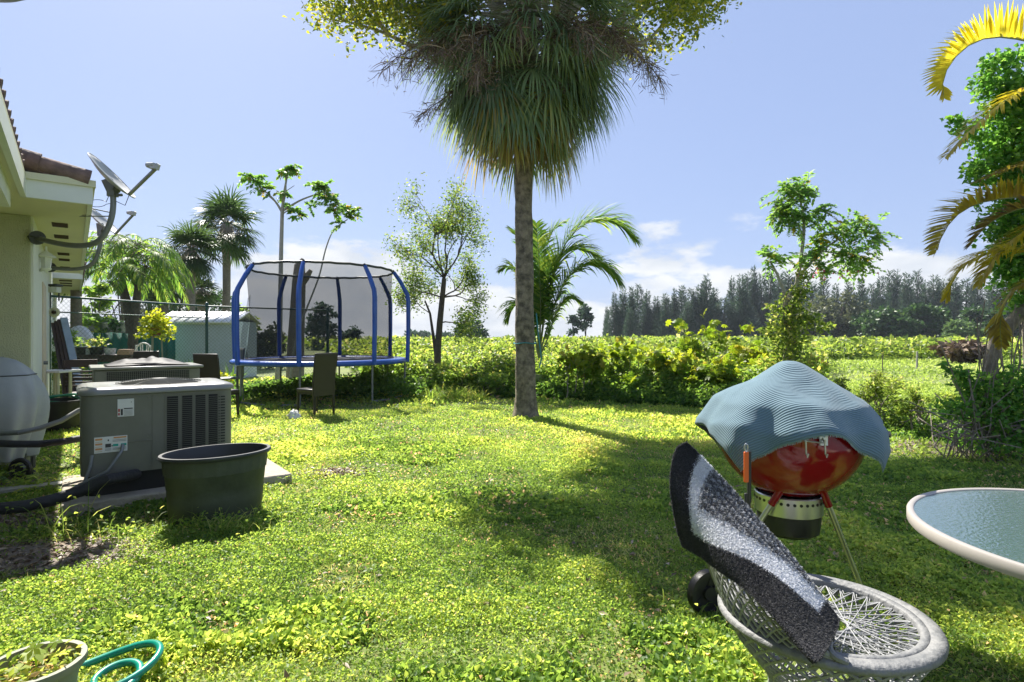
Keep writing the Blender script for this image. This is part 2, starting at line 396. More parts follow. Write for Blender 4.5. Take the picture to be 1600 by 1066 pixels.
for (r0, r1, n, L, wv) in ((0.9, 2.6, 42000, 0.015, 0.012), (2.6, 4.5, 175000, 0.016, 0.013), (4.5, 7.5, 200000, 0.021, 0.017), (7.5, 11, 130000, 0.029, 0.022), (11, 20, 90000, 0.05, 0.037)):
    x, y = wedge(n, r0, r1)
    pat = fbm(x, y, 0.55, 3); clump = fbm(x, y, 2.2, 9)
    b = bare(x, y)
    keep = (RNG.random(n) > b*0.93) & (RNG.random(n) < 0.15+1.45*clump) & ((np.hypot(x, y) < edge(x, y)+1.2) | (x < -4.2)) & (y > 0.3)
    x, y, pat, clump = x[keep], y[keep], pat[keep], clump[keep]; n = len(x)
    fine = fbm(x, y, 7.0, 21)
    z = 0.004+0.075*np.clip((clump-0.28)*1.6, 0, 1)*RNG.random(n)**0.6*(0.6+0.8*fine)
    wide = fbm(x, y, 0.23, 61); rr = np.clip(0.47+0.6*(pat-0.5)+0.85*(clump-0.5)+0.5*(wide-0.5)+RNG.normal(0, 0.12, n), 0, 0.9)
    dead = RNG.random(n) < np.where(clump < 0.40, 0.11, 0.015); rr[dead] = RNG.uniform(0.92, 1, dead.sum())
    big = 1+0.9*(fbm(x, y, 1.1, 44) > 0.60)
    leaves(g, np.stack([x, y, z], 1), L*big, wv*big, up=1.6, rnd=rr, dirs=rdir(n, 0.25))
    m = n//4
    x, y = wedge(m, r0, r1); k = (bare(x, y) < 0.75) & ((np.hypot(x, y) < edge(x, y)+1.2) | (x < -4.2)) & (y > .3); x, y = x[k], y[k]; m = len(x)
    cl = fbm(x, y, 1.4, 31)
    D = rdir(m, 1.4); D[:, 2] = np.abs(D[:, 2])
    strips(gb, np.stack([x, y, np.zeros(m)], 1), D, rdir(m), (L*2.0+0.02)*(0.5+cl), 0.0035+L*0.06, 1.2, seg=2, rnd=np.clip(cl+RNG.normal(0, .15, m), 0, 1))
g.v += gb.v; g.f += [(f+g.n, mi+1, r) for f, mi, r in gb.f]; g.n += gb.n
# taller grass round the tub, the pad and the wheel of the barbecue
for (cx, cy, rx, ry, n, h) in ((-2.6, 3.85, .45, .10, 160, .14), (-1.98, 3.92, .28, .10, 300, .2), (-3.3, 3.85, .35, .15, 160, .16), (-1.75, 4.35, .12, .25, 120, .2), (1.0, 2.75, .25, .2, 80, .12), (-3.1, 9.4, .4, .3, 200, .12), (.1, 9.3, .35, .15, 120, .12), (-4.0, 3.2, .5, .3, 180, .14), (-3.1, 3.85, .25, .12, 26, .42), (-2.95, 3.9, .2, .1, 16, .36)):
    x = cx+RNG.normal(0, rx*.6, n); y = cy+RNG.normal(0, ry*.6, n)
    D = rdir(n, 1.6); D[:, 2] = np.abs(D[:, 2])+.3
    strips(g, np.stack([x, y, np.zeros(n)], 1), D, rdir(n), h*RNG.uniform(.4, 1.2, n), 0.006, 1.5, seg=4, mi=1)
    c = np.stack([cx+RNG.normal(0, rx*.7, n*2), cy+RNG.normal(0, ry*.7, n*2), np.abs(RNG.normal(0, h*.3, n*2))], 1)
    leaves(g, c, 0.03, 0.02, up=1.5, rnd=np.clip(RNG.normal(.45, .2, n*2), 0, .9))
o = g.build('lawn', [M_lawn, M_blade], smooth=False, leaf=True); setting(o, 'stuff')
# bare earth and leaf litter where the lawn thins
g = G()
for i, (cx, cy, rx, ry) in enumerate(BARE[:6]):
    a = np.linspace(0, 2*pi, 41)[:-1]; rr = 1.15+0.35*(fbm(np.cos(a)*3+i*9, np.sin(a)*3, 1.0)-.5)
    v = np.stack([cx+rx*rr*np.cos(a), cy+ry*rr*np.sin(a), np.full(40, 0.004)], 1)
    v = np.concatenate([v, [[cx, cy, 0.006]]]); g.raw(v, [(k, (k+1) % 40, 40) for k in range(40)])
setting(g.build('bare_earth', mat('earth', (0.13, 0.10, 0.08), 0.95, col2=(0.30, 0.25, 0.21), scale=9, bump=1.0, bscale=45)))
g = G()
x = np.concatenate([cx+RNG.normal(0, rx*.6, 700) for cx, cy, rx, ry in BARE[:6]]); y = np.concatenate([cy+RNG.normal(0, ry*.6, 700) for cx, cy, rx, ry in BARE[:6]])
x2, y2 = wedge(2000, 2, 9); x = np.concatenate([x, x2]); y = np.concatenate([y, y2]); n = len(x)
leaves(g, np.stack([x, y, RNG.uniform(.006, .03, n)], 1), 0.05, 0.022, up=3, dirs=rdir(n, 0)*np.array([1, 1, .15]), rnd=RNG.random(n))
setting(g.build('leaf_litter', leafmat('litter', [(0, (0.12, 0.08, 0.055)), (0.6, (0.26, 0.19, 0.13)), (1, (0.45, 0.36, 0.27))], trans=.15, tmul=1), smooth=False, leaf=True), 'stuff')

# broad-leaved weeds standing above the lawn
g = G(); wr = np.random.default_rng(404)
spots = [(-4.5, 5.0, .8, .25, 260, .16, .05), (-5.6, 5.7, .8, .3, 200, .16, .05), (2.6, 4.6, .8, .5, 120, .08, .035), (1.7, 2.5, .5, .3, 70, .08, .03)]
for k in range(70):
    r_ = wr.uniform(2.3, 6.5); a_ = wr.uniform(-.72, .72); spots.append((r_*sin(a_), r_*cos(a_), wr.uniform(.08, .3), wr.uniform(.08, .2), int(wr.uniform(6, 34)), wr.uniform(.04, .08), wr.uniform(.014, .03)))
for (cx, cy, rx, ry, n, h, R) in spots:
    c = np.stack([cx+RNG.normal(0, rx*.6, n), cy+RNG.normal(0, ry*.6, n), np.abs(RNG.normal(0, h*.5, n))+.02], 1)
    lobed(g, c, R, k=4, up=2.0, rnd=np.clip(RNG.normal(.5, .2, n), 0, .86))
setting(g.build('lawn_weeds', M_lawn, smooth=False, leaf=True), 'stuff')

# ================================================================ meadow, crops, thicket
g = G()
x, y = wedge(60000, 8, 20, (12, 50)); r = np.hypot(x, y); k = r > edge(x, y)
x1, y1 = wedge(60000, 20, 60, (8, 50)); x = np.concatenate([x[k], x1]); y = np.concatenate([y[k], y1]); n = len(x)
r = np.hypot(x, y); D = rdir(n, 1.0)
z = np.zeros(n)
strips(g, np.stack([x, y, z], 1), D, rdir(n), 0.05+r*0.0035, 0.01+0.0016*r, 1.0, seg=2, rnd=np.clip(fbm(x, y, .2, 8)+RNG.normal(0, .15, n), 0, 1))
setting(g.build('meadow_grass', leafmat('meadow', [(0, (0.18, 0.27, 0.05)), (0.6, (0.30, 0.40, 0.09)), (1, (0.42, 0.46, 0.18))], trans=.5, tmul=1.6), smooth=False, leaf=True), 'stuff')

g = G()
def crop(n, r0, r1, half, top, L, ok, lean=0.0):
    x, y = wedge(n, r0, r1, half); r = np.hypot(x, y)
    k = ok(x, y, r); x, y, r = x[k], y[k], r[k]; n = len(x)
    row = 0.75+0.25*np.sin((x*0.25+y)*2*pi/1.6)
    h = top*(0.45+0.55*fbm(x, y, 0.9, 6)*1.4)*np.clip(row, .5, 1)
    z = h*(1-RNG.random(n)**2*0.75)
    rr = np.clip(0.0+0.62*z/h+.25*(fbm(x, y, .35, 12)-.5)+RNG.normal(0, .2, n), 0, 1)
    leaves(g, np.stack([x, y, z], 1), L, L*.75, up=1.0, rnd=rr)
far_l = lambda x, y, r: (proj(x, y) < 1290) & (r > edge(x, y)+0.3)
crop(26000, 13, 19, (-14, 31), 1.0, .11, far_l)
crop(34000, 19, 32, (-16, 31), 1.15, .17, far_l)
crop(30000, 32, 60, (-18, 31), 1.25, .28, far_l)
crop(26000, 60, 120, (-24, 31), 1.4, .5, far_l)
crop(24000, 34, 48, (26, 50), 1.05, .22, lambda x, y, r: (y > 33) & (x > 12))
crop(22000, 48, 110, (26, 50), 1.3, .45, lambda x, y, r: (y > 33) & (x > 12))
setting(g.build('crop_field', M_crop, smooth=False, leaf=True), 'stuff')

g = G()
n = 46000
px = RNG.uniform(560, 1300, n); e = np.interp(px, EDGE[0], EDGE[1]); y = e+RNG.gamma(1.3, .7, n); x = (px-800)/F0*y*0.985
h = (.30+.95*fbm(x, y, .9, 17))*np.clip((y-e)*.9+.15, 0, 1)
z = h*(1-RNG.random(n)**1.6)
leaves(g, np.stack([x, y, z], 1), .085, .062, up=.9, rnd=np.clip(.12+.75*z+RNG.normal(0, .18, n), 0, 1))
# low growth under the trampoline and along its far side
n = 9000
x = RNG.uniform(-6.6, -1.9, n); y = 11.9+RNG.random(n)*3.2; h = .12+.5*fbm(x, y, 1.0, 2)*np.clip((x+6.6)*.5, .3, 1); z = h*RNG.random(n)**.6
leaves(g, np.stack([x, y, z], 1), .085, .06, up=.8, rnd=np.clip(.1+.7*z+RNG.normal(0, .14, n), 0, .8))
n = 2500
x = RNG.uniform(-1.9, -.6, n); y = 12.0+RNG.random(n)*1.2
D = rdir(n, 1.3); D[:, 2] = np.abs(D[:, 2])
strips(g, np.stack([x, y, np.zeros(n)], 1), D, rdir(n), RNG.uniform(.1, .45, n), .014, 1.4, seg=3, rnd=RNG.uniform(.3, 1, n))
# right-hand low growth in front of the meadow
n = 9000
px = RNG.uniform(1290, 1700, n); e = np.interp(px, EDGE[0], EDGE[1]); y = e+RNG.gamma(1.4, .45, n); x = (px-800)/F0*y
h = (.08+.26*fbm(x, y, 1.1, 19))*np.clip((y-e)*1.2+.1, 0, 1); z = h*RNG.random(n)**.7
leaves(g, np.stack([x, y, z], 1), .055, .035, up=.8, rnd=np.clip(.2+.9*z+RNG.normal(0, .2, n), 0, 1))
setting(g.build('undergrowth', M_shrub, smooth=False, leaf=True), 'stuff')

# ---------------------------------------------------------------- shrubs of the bank, each a thing
def shrub(name, label, cat, px, d, w, h, n, R, m, group=None, lob=True, z0=.1, rngs=0, stems=7, lean=0, sparse=False):
    rng = np.random.default_rng(900+rngs); base = W(px, d)
    t = thing(name, label, cat, base, group=group)
    gs, gl = G(), G(); tips = []
    for i in range(stems):
        d0 = unit(np.array([rng.normal(0, .5), rng.normal(0, .4), 1.3]))
        tp, tb = grow(base+np.array([rng.normal(0, w*.12), rng.normal(0, w*.1), 0]), d0, h*.55, .016, 2, rng, spread=.55, kids=2, up=.1, shrink=.62, tips=[], tubes=[])
        for p_, r_ in tb: gs.tube(p_, r_, n=5)
        tips += [q[0] for q in tp]
    tips = np.array(tips); tips = tips[(tips[:, 2] < h*1.25)]
    c = tips[rng.integers(0, len(tips), n)]+rng.normal(0, .1 if not sparse else .06, (n, 3))*np.array([w, w*.7, h])*.8
    c[:, 2] = np.clip(c[:, 2], .05, h*1.2)
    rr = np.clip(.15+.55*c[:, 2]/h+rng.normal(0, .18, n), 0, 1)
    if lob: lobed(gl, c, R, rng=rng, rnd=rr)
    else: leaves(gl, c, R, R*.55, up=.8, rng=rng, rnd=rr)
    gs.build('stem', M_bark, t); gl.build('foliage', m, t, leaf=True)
    return t
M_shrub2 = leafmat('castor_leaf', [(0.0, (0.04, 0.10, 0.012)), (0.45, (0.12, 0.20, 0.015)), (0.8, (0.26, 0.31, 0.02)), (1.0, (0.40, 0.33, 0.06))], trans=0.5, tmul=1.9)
gB = 'broad-leaved shrubs along the edge of the field'
specs = [(905, 12.2, 1.2, .95, 'low bright green lobed-leaf shrub just right of the coconut palm fronds'),
         (985, 12.6, 1.2, 1.15, 'leafy castor shrub with sprouting tops under the left end of the dark treeline'),
         (1040, 12.0, 1.1, 1.0, 'rounded yellow-green castor shrub next to the tallest-stemmed one'),
         (1088, 12.8, 1.0, 1.65, 'tallest castor shrub with a bare-stemmed top reaching up in front of the treeline'),
         (1130, 11.3, 1.1, .85, 'sparse yellowing castor shrub with bare stems left of the covered barbecue'),
         (1180, 12.0, 1.2, 1.05, 'castor shrub with drying leaves behind the left corner of the barbecue towel')]
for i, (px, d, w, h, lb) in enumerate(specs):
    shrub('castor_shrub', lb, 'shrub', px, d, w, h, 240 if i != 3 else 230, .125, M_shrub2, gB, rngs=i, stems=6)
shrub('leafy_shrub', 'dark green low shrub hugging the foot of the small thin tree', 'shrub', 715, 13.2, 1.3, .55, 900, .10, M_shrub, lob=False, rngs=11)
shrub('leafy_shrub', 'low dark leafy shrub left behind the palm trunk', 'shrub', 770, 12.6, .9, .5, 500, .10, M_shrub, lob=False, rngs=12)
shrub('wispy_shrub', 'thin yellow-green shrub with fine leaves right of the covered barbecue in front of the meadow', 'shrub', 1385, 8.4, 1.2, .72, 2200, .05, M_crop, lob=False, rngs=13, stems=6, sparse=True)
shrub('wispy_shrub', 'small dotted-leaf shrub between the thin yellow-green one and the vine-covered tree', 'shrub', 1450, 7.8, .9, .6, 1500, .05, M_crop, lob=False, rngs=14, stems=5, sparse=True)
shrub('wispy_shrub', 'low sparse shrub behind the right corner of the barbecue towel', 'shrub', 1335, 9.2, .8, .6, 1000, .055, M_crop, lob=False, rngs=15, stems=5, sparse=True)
t = shrub('dry_bush', 'dry straw-brown bush standing in the meadow before the crop rows', 'bush', 1498, 29, 2.6, .95, 2600, .35, M_dead, lob=False, rngs=16, stems=14)

# ---------------------------------------------------------------- far tree line
def conifer(seed, h=17.0, w=2.2):
    rng = np.random.default_rng(seed)
    t = thing('casuarina_tree', 'x', 'tree', (0, 0, 0))
    gt, gl = G(), G()
    gt.tube([(0, 0, 0), (rng.normal(0, .2), 0, h*.5), (rng.normal(0, .3), rng.normal(0, .3), h)], [.28, .16, .03], n=6)
    heads = [(0, 0, h, 1.0)]+[(rng.normal(0, w*.45), rng.normal(0, w*.45), h*rng.uniform(.6, .92), rng.uniform(.5, .8)) for _ in range(4)]
    for hx, hy, hz, q in heads:
        n = int(1000*q)
        u = rng.random(n)**.75; z = 1.0+(hz-1.0)*(1-u)
        tier = .55+.45*np.abs(np.sin(z*1.7+rng.random()*6))
        rad = w*q*(.08+.92*u**.8)*tier*np.sqrt(rng.random(n))*(1-.5*np.clip(u-.75, 0, 1)*2)
        a = rng.random(n)*2*pi
        C = np.stack([hx*u**.3+rad*np.cos(a), hy*u**.3+rad*np.sin(a), z+rad*.35], 1)+rng.normal(0, .12, (n, 3))
        D = np.stack([np.cos(a), np.sin(a), rng.uniform(.6, 1.8, n)], 1)
        leaves(gl, C, .85, .16, dirs=unit(D), rng=rng, rnd=np.clip(rng.normal(.45, .25, n), 0, 1))
    gt.build('trunk', M_barkd, t, local=True); gl.build('crown', M_conifer, t, local=True, leaf=True)
    return t
protos = [conifer(50+i, 17, w) for i, w in enumerate((1.7, 2.0, 2.4, 1.5, 2.9))]
used = set(); rng = np.random.default_rng(77)
tops = [(948, 478, .8), (960, 462, .9), (974, 458, 1), (986, 455, 1), (998, 451, 1), (1012, 455, 1), (1026, 460, 1), (1040, 456, 1.1), (1054, 457, 1), (1066, 450, 1), (1080, 446, 1), (1094, 442, 1), (1104, 438, .9), (1116, 452, 1), (1130, 462, 1.2), (1144, 440, .9),
        (1157, 431, .9), (1168, 434, .8), (1178, 427, .8), (1190, 425, .9), (1203, 429, 1), (1218, 430, 1.2), (1232, 432, 1.2), (1250, 430, 1.2), (1268, 434, 1.2), (1288, 436, 1.2), (1306, 444, 1.1), (1326, 450, 1.2), (1346, 444, 1), (1362, 438, 1), (1376, 432, 1), (1390, 428, .9), (1402, 430, .9), (1416, 434, 1.1), (1432, 430, .9), (1447, 436, 1), (1460, 428, 1), (1474, 432, 1), (1490, 440, 1.1), (1508, 438, 1.1), (1528, 436, 1.2), (1550, 438, 1.2), (1572, 430, 1.2), (1596, 432, 1.2), (1620, 430, 1.2), (1650, 430, 1.2), (1030, 478, 1.3), (1075, 474, 1.3), (1120, 476, 1.3), (1165, 468, 1.3), (1210, 466, 1.4), (1260, 470, 1.5), (985, 482, 1.2)]
gC = 'feathery casuarina trees of the dark distant treeline'
def clab(px):
    if px < 1005: return 'dark feathery casuarina at the left end of the distant treeline'
    if px < 1075: return 'dark feathery casuarina in the low stretch of treeline left of the tall castor shrub'
    if px < 1150: return 'dark feathery casuarina of the treeline behind the tall castor shrub'
    if px < 1235: return 'dark tall casuarina of the treeline just left of the vine-wrapped sapling'
    if px < 1330: return 'dark casuarina of the treeline behind the vine-wrapped sapling'
    if px < 1430: return 'dark casuarina of the treeline above the rounded broadleaf trees'
    if px < 1515: return 'dark casuarina of the treeline above the low pale bush by the field'
    return 'dark casuarina of the treeline behind the vine-covered tree at the right edge'
for i, (px, py, q) in enumerate(tops):
    k = i % 5 if i > 4 else i
    d = (148 if i < 46 else 138)+rng.uniform(-6, 8)
    p = P(px, py, d); s = p[2]/17.0; loc = (p[0], p[1], -0.1)
    pr = protos[k]; fw = rng.uniform(1.1, 1.75); sc = (s*q*fw, s*q*fw, s*rng.uniform(.93, 1.09))
    if k not in used:
        used.add(k); pr.location = loc; pr.scale = sc; pr['label'] = clab(px); pr['group'] = gC; pr.rotation_euler = (0, 0, rng.uniform(0, 6))
    else: copy_tree(pr, loc, rng.uniform(0, 6), sc, clab(px), gC)

def roundtree(name, label, cat, px, ptop, d, wpx, m, n=2600, leaf=.5, seed=0, group=None, airy=.0, squash=1.0, trunk=None):
    rng = np.random.default_rng(300+seed)
    p = P(px, ptop, d); H = p[2]; w = wpx/F0*d/2
    t = thing(name, label, cat, (p[0], p[1], 0), group=group)
    gt, gl = G(), G(); base = np.array([p[0], p[1], 0.0])
    gt.tube([base-[0, 0, .1], base+[rng.normal(0, .03)*w, 0, H*.35], base+[rng.normal(0, .1)*w, 0, H*.62]], [w*.07, w*.05, w*.02], n=7)
    nb = 26
    cs = []
    for i in range(nb):
        a = rng.random()*2*pi; u = rng.random()
        zz = H*(.30+.55*u); rr = w*.72*sqrt(max(.05, 1-((u-.35)/.75)**2))*rng.uniform(.5, 1)
        c = base+np.array([cos(a)*rr, sin(a)*rr, zz]); cs.append(c)
        if i < 9: gt.tube([base+[0, 0, H*rng.uniform(.15, .5)], (base+[0, 0, H*.5]+c)/2, c], [w*.03, w*.02, w*.006], n=5)
    cs = np.array(cs); idx = rng.integers(0, nb, n)
    sg = w*.19*rng.uniform(.7, 1.3, nb)
    q = rdir(n, .2, rng)*(rng.random((n, 1))**.35)
    C = cs[idx]+q*sg[idx][:, None]*np.array([1.5, 1.5, 1.15*squash])
    C[:, 2] = np.clip(C[:, 2], H*.04, H*1.02)
    leaves(gl, C, leaf, leaf*.6, up=.6, rng=rng, rnd=np.clip(rng.normal(.45, .22, n), 0, 1))
    # skirt of lower leaves
    k = n//4; a = rng.random(k)*2*pi; rr = w*.85*np.sqrt(rng.random(k)); 
    if airy < .5: leaves(gl, np.stack([base[0]+rr*np.cos(a), base[1]+rr*np.sin(a)*.6, rng.random(k)*H*.45], 1), leaf, leaf*.6, rng=rng)
    gt.build('trunk', M_barkd, t); gl.build('crown', m, t, leaf=True)
    return t
M_broad = leafmat('broad_leaf', [(0, (0.02, 0.055, 0.018)), (.6, (0.045, 0.10, 0.03)), (1, (0.10, 0.17, 0.045))], trans=.35, tmul=1.4)
M_olive = leafmat('olive_leaf', [(0, (0.05, 0.07, 0.04)), (.6, (0.10, 0.12, 0.06)), (1, (0.16, 0.17, 0.09))], trans=.35, tmul=1.3)
M_pbush = leafmat('pale_bush_leaf', [(0, (0.06, 0.11, 0.04)), (.6, (0.12, 0.20, 0.07)), (1, (0.18, 0.26, 0.09))], trans=.35, tmul=1.3)
for i, a in enumerate([(1308, 455, 118, 110, M_olive, 'grey-olive spreading tree in front of the treeline right of the vine-wrapped sapling'),
        (1268, 478, 112, 70, M_olive, 'short olive tree directly behind the vine-wrapped sapling'),
        (1378, 480, 108, 78, M_broad, 'dark rounded broadleaf tree left of its lighter twin at the field edge'),
        (1352, 490, 112, 50, M_broad, 'small dark broadleaf tree filling the gap left of the rounded ones'),
        (1445, 474, 106, 90, M_broad, 'wide rounded broadleaf tree above the low pale bush'),
        (1412, 492, 104, 50, M_broad, 'dark low broadleaf tree wedged between the two rounded ones'),
        (1530, 478, 104, 80, M_broad, 'dark broadleaf tree behind the yellow palm frond tips'),
        (1590, 472, 104, 80, M_broad, 'dark broadleaf tree behind the crooked trunk at the right edge'),
        (1496, 500, 96, 50, M_pbush, 'low pale green bush at the far edge of the crop rows'),
        (1525, 512, 95, 50, M_pbush, 'flat spreading pale green bush right of the low pale one')]):
    px, pt, d, w, m, lb = a
    roundtree('broadleaf_tree' if i < 8 else 'field_bush', lb, 'tree' if i < 8 else 'bush', px, pt, d, w, m, n=3000, leaf=.8 if i < 8 else .6, seed=i)
# slender trees standing alone on the horizon
roundtree('horizon_tree', 'slim dark tree alone on the horizon right of the coconut fronds', 'tree', 915, 470, 110, 34, M_conifer, n=700, leaf=.7, seed=31, airy=1)
roundtree('horizon_tree', 'small slim tree leaning on the horizon left of the lone slim one', 'tree', 895, 484, 110, 22, M_conifer, n=400, leaf=.7, seed=32, airy=1)
roundtree('horizon_tree', 'distant dark tree on the horizon behind the small thin tree', 'tree', 740, 497, 90, 60, M_conifer, n=900, leaf=.6, seed=33)
roundtree('casuarina_bush', 'dark airy tree beyond the field seen through the trampoline net', 'tree', 505, 470, 60, 62, M_conifer, n=1500, leaf=.45, seed=34)
roundtree('casuarina_bush', 'smaller dark bush beyond the net right of the airy tree', 'bush', 548, 505, 60, 36, M_conifer, n=700, leaf=.4, seed=35)
for px, pt, w in ((1085, 512, 0), (655, 519, 60), (700, 521, 60)):
    if w: roundtree('horizon_hedge', 'thin dark strip of bushes on the horizon %s the small thin tree' % ('left of' if px < 680 else 'behind'), 'bush', px, pt, 160, w, M_conifer, n=500, leaf=1.0, seed=px)
# posts of the wire fence across the meadow
pp = None
for i, (px, pb, pt, tw, lb) in enumerate([(1284, 592, 552, .07, 'brownish short post beside the covered barbecue, leftmost in the meadow'), (1379, 581, 554, .035, 'thin dark metal stake in the meadow left of the pale wooden post'), (1433, 578, 549, .08, 'pale grey wooden post in the middle of the meadow'), (1480, 556, 532, .07, 'leaning grey post touching the dry brown bush')]):
    d = EYE*F0/(pb-527); g = G(); b = W(px, d); h = (pb-pt)/F0*d
    g.tube([b-[0, 0, .1], b+[.02 if i == 3 else 0, 0, h*.5], b+[-.08 if i == 3 else .01, 0, h]], [tw*.55, tw*.5, tw*.45], n=7)
    o = g.build('fence_post', M_pale if i != 1 else M_barkd); tag(o, lb, 'post', 'fence posts standing in the meadow')

# ---------------------------------------------------------------- thin air between here and the far trees
g = G(); g.box((0, 120, 24), (900, 560, 50)); hz = g.build('haze', [], smooth=False)
hm = bpy.data.materials.new('haze_air'); hm.use_nodes = True; nt = hm.node_tree; nt.nodes.clear()
ho = nd(nt, 'ShaderNodeOutputMaterial'); pv = nd(nt, 'ShaderNodeVolumePrincipled'); pv.inputs['Color'].default_value = (.80, .88, 1.0, 1); pv.inputs['Density'].default_value = .00028; pv.inputs['Anisotropy'].default_value = 0
nt.links.new(pv.outputs[0], ho.inputs['Volume']); hz.data.materials.append(hm); setting(hz, 'stuff')
# ================================================================ house
UA = np.array([-.610, .792, 0]); UB = np.array([.792, .610, 0]); O0 = np.array([-4.95, 5.85, 0]); RB = atan2(.610, .792)
def H(a, b, z): return O0+UA*a+UB*b+np.array([0, 0, z])
def hbox(g, a0, a1, b0, b1, z0, z1, mi=0):
    g.box(H((a0+a1)/2, (b0+b1)/2, (z0+z1)/2), (b1-b0, a1-a0, z1-z0), rot=RB, mi=mi)
M_wallg = mat('green_stucco', (0.50, 0.51, 0.33), 0.9, var=.12, scale=1.8, bump=.9, bscale=90)
M_cream = mat('cream_paint', (0.66, 0.64, 0.42), 0.7, var=.05, scale=2, bump=.15, bscale=60)
M_trim = mat('white_trim', (0.72, 0.74, 0.66), 0.6, var=.06, scale=3)
M_beige = mat('beige_door', (0.62, 0.52, 0.38), 0.6, var=.05)
M_vent = mat('vent_screen', (0.07, 0.045, 0.03), 0.8)
M_tile = mat('roof_tile', (0.07, 0.05, 0.045), 0.85, col2=(0.26, 0.17, 0.13), scale=5, bump=.5, bscale=30)
M_dark = mat('dark_metal', (0.05, 0.055, 0.05), 0.5)
M_grey = mat('grey_metal', (0.20, 0.21, 0.21), 0.45, metal=.3)
ht_ = thing('house', 'pale green stucco house with cream soffit and dark barrel-tile roof at the left edge', 'house', O0)
g = G(); hbox(g, 0, 7.2, -3.2, 0, 0, 2.6); hbox(g, -9, 0, -3.2, -.5, 0, 2.6); g.build('wall', M_wallg, ht_, bevel=.01)
g = G(); hbox(g, .04, 1.9, -.02, .02, 0, 2.6); hbox(g, 1.9, 7.2, -.02, .012, 0, 2.6)
g.build('wall_cladding', M_trim, ht_)
g = G(); hbox(g, 2.3, 3.4, 0.0, .025, 0.05, 2.1); do = g.build('door', M_beige, ht_)
g = G(); g.tube([H(2.4, .025, 1), H(2.4, .07, 1)], .025); g.build('handle', M_grey, do)
g = G(); hbox(g, -9, 7.2, -3.2, 0, 2.6, 2.64); hbox(g, -1.06, 6.4, -.001, .47, 2.6, 2.64); so_ = g.build('soffit', M_cream, ht_)
for a, w in ((.42, .30), (1.35, .30), (3.2, .3), (4.0, .3), (5.3, .3)):
    g = G(); hbox(g, a-.13, a+.13, .16, .30, 2.592, 2.601)
    for k in range(5): hbox(g, a-.12+.055*k, a-.105+.055*k, .165, .295, 2.588, 2.593)
    g.build('soffit_vent', M_vent, so_)
g = G(); hbox(g, -9, -1.08, -.02, .02, 2.58, 2.74); hbox(g, -1.10, -1.06, -.02, .492, 2.58, 2.74); hbox(g, -1.059, 6.4, .452, .492, 2.58, 2.74)
hbox(g, -9, -1.3, -.17, -.07, 2.44, 2.6)
g.build('fascia', M_trim, ht_)
g = G(); hbox(g, -9, -1.08, -.018, .018, 2.74, 2.78); hbox(g, -1.12, -1.06, -.02, .515, 2.74, 2.80); hbox(g, -1.05, 6.4, .47, .51, 2.74, 2.80)
g.build('drip_edge', M_cream, ht_)
g = G(); PITCH = .30
def roofpt(a, b, z): return H(a, b, z)
def slab(a0, a1, b1, z1, b0):
    dz = (b1-b0)*PITCH
    v = [H(a0, b1, z1), H(a1, b1, z1), H(a1, b0, z1+dz), H(a0, b0, z1+dz)]
    v2 = [q-np.array([0, 0, .05]) for q in v]
    g.polys(v+v2, [(0, 1, 2, 3), (7, 6, 5, 4), (0, 4, 5, 1), (1, 5, 6, 2), (2, 6, 7, 3), (3, 7, 4, 0)])
slab(-9, -1.1, -.02, 2.785, -3.2); slab(-1.09, 6.45, .46, 2.765, -3.2)
def tilerow(a, b1, z1, bmin, r=.085):
    L = .40; b = b1
    while b > bmin:
        p = []; b0 = b-L-.05
        zz = z1+(b1-b)*PITCH
        g.tube([H(a, b+.03, zz+.015), H(a, b0, zz+(b-b0)*PITCH-.012)], [r, r*.82], n=9)
        b -= L
rn = random.Random(3)
a = -8.9
while a < -1.2: tilerow(a, -.015, 2.80, -.9, .045); a += .19
a = -.80
while a < 6.4: tilerow(a, .48, 2.775, -.5, .06); a += .27
g.build('roof_tiles', M_tile, ht_, angle=50)
g = G()
b = .45
for k in range(8):      # large rake tiles along the gable end
    zz = 2.785+(.50-b)*PITCH*.8
    g.tube([H(-1.06, b+.02, zz+.02), H(-1.06, b-.42, zz+.44*PITCH-.015)], [.088, .07], n=12)
    b -= .36
g.build('rake_tiles', M_tile, ht_, angle=50)
g = G()
for k in range(26):
    bb = .47-.022*k; g.box(H(-1.09, bb, 2.77+rn.uniform(-.01, .012)), (.03, .05, .035), rot=RB+rn.uniform(-.3, .3))
g.build('mortar_edge', mat('mortar', (0.30, 0.24, 0.19), .95, bump=.8), ht_)

# neighbour's house further along the row
h2 = thing('house', 'far end of the row, small cream soffit with three vents seen above the fence post', 'house', H(8, 0, 0))
g = G(); hbox(g, 7.9, 14, -3.2, -.05, 0, 2.6); g.build('wall', M_trim, h2)
g = G(); hbox(g, 7.3, 14, -3.2, .47, 2.58, 2.62); s2 = g.build('soffit', M_cream, h2)
for k in range(3):
    g = G(); hbox(g, 7.9+.75*k, 8.2+.75*k, .1, .32, 2.57, 2.582); g.build('soffit_vent', M_vent, s2)
g = G(); hbox(g, 7.26, 7.3, -3.2, .5, 2.56, 2.80); hbox(g, 7.3, 14, .47, .5, 2.56, 2.76); g.build('fascia', M_trim, h2)
g = G(); slab(7.3, 14, .5, 2.84, -3.2)
a = 7.4
while a < 14: tilerow(a, .52, 2.85, -.3); a += .27
g.build('roof_tiles', M_tile, h2)

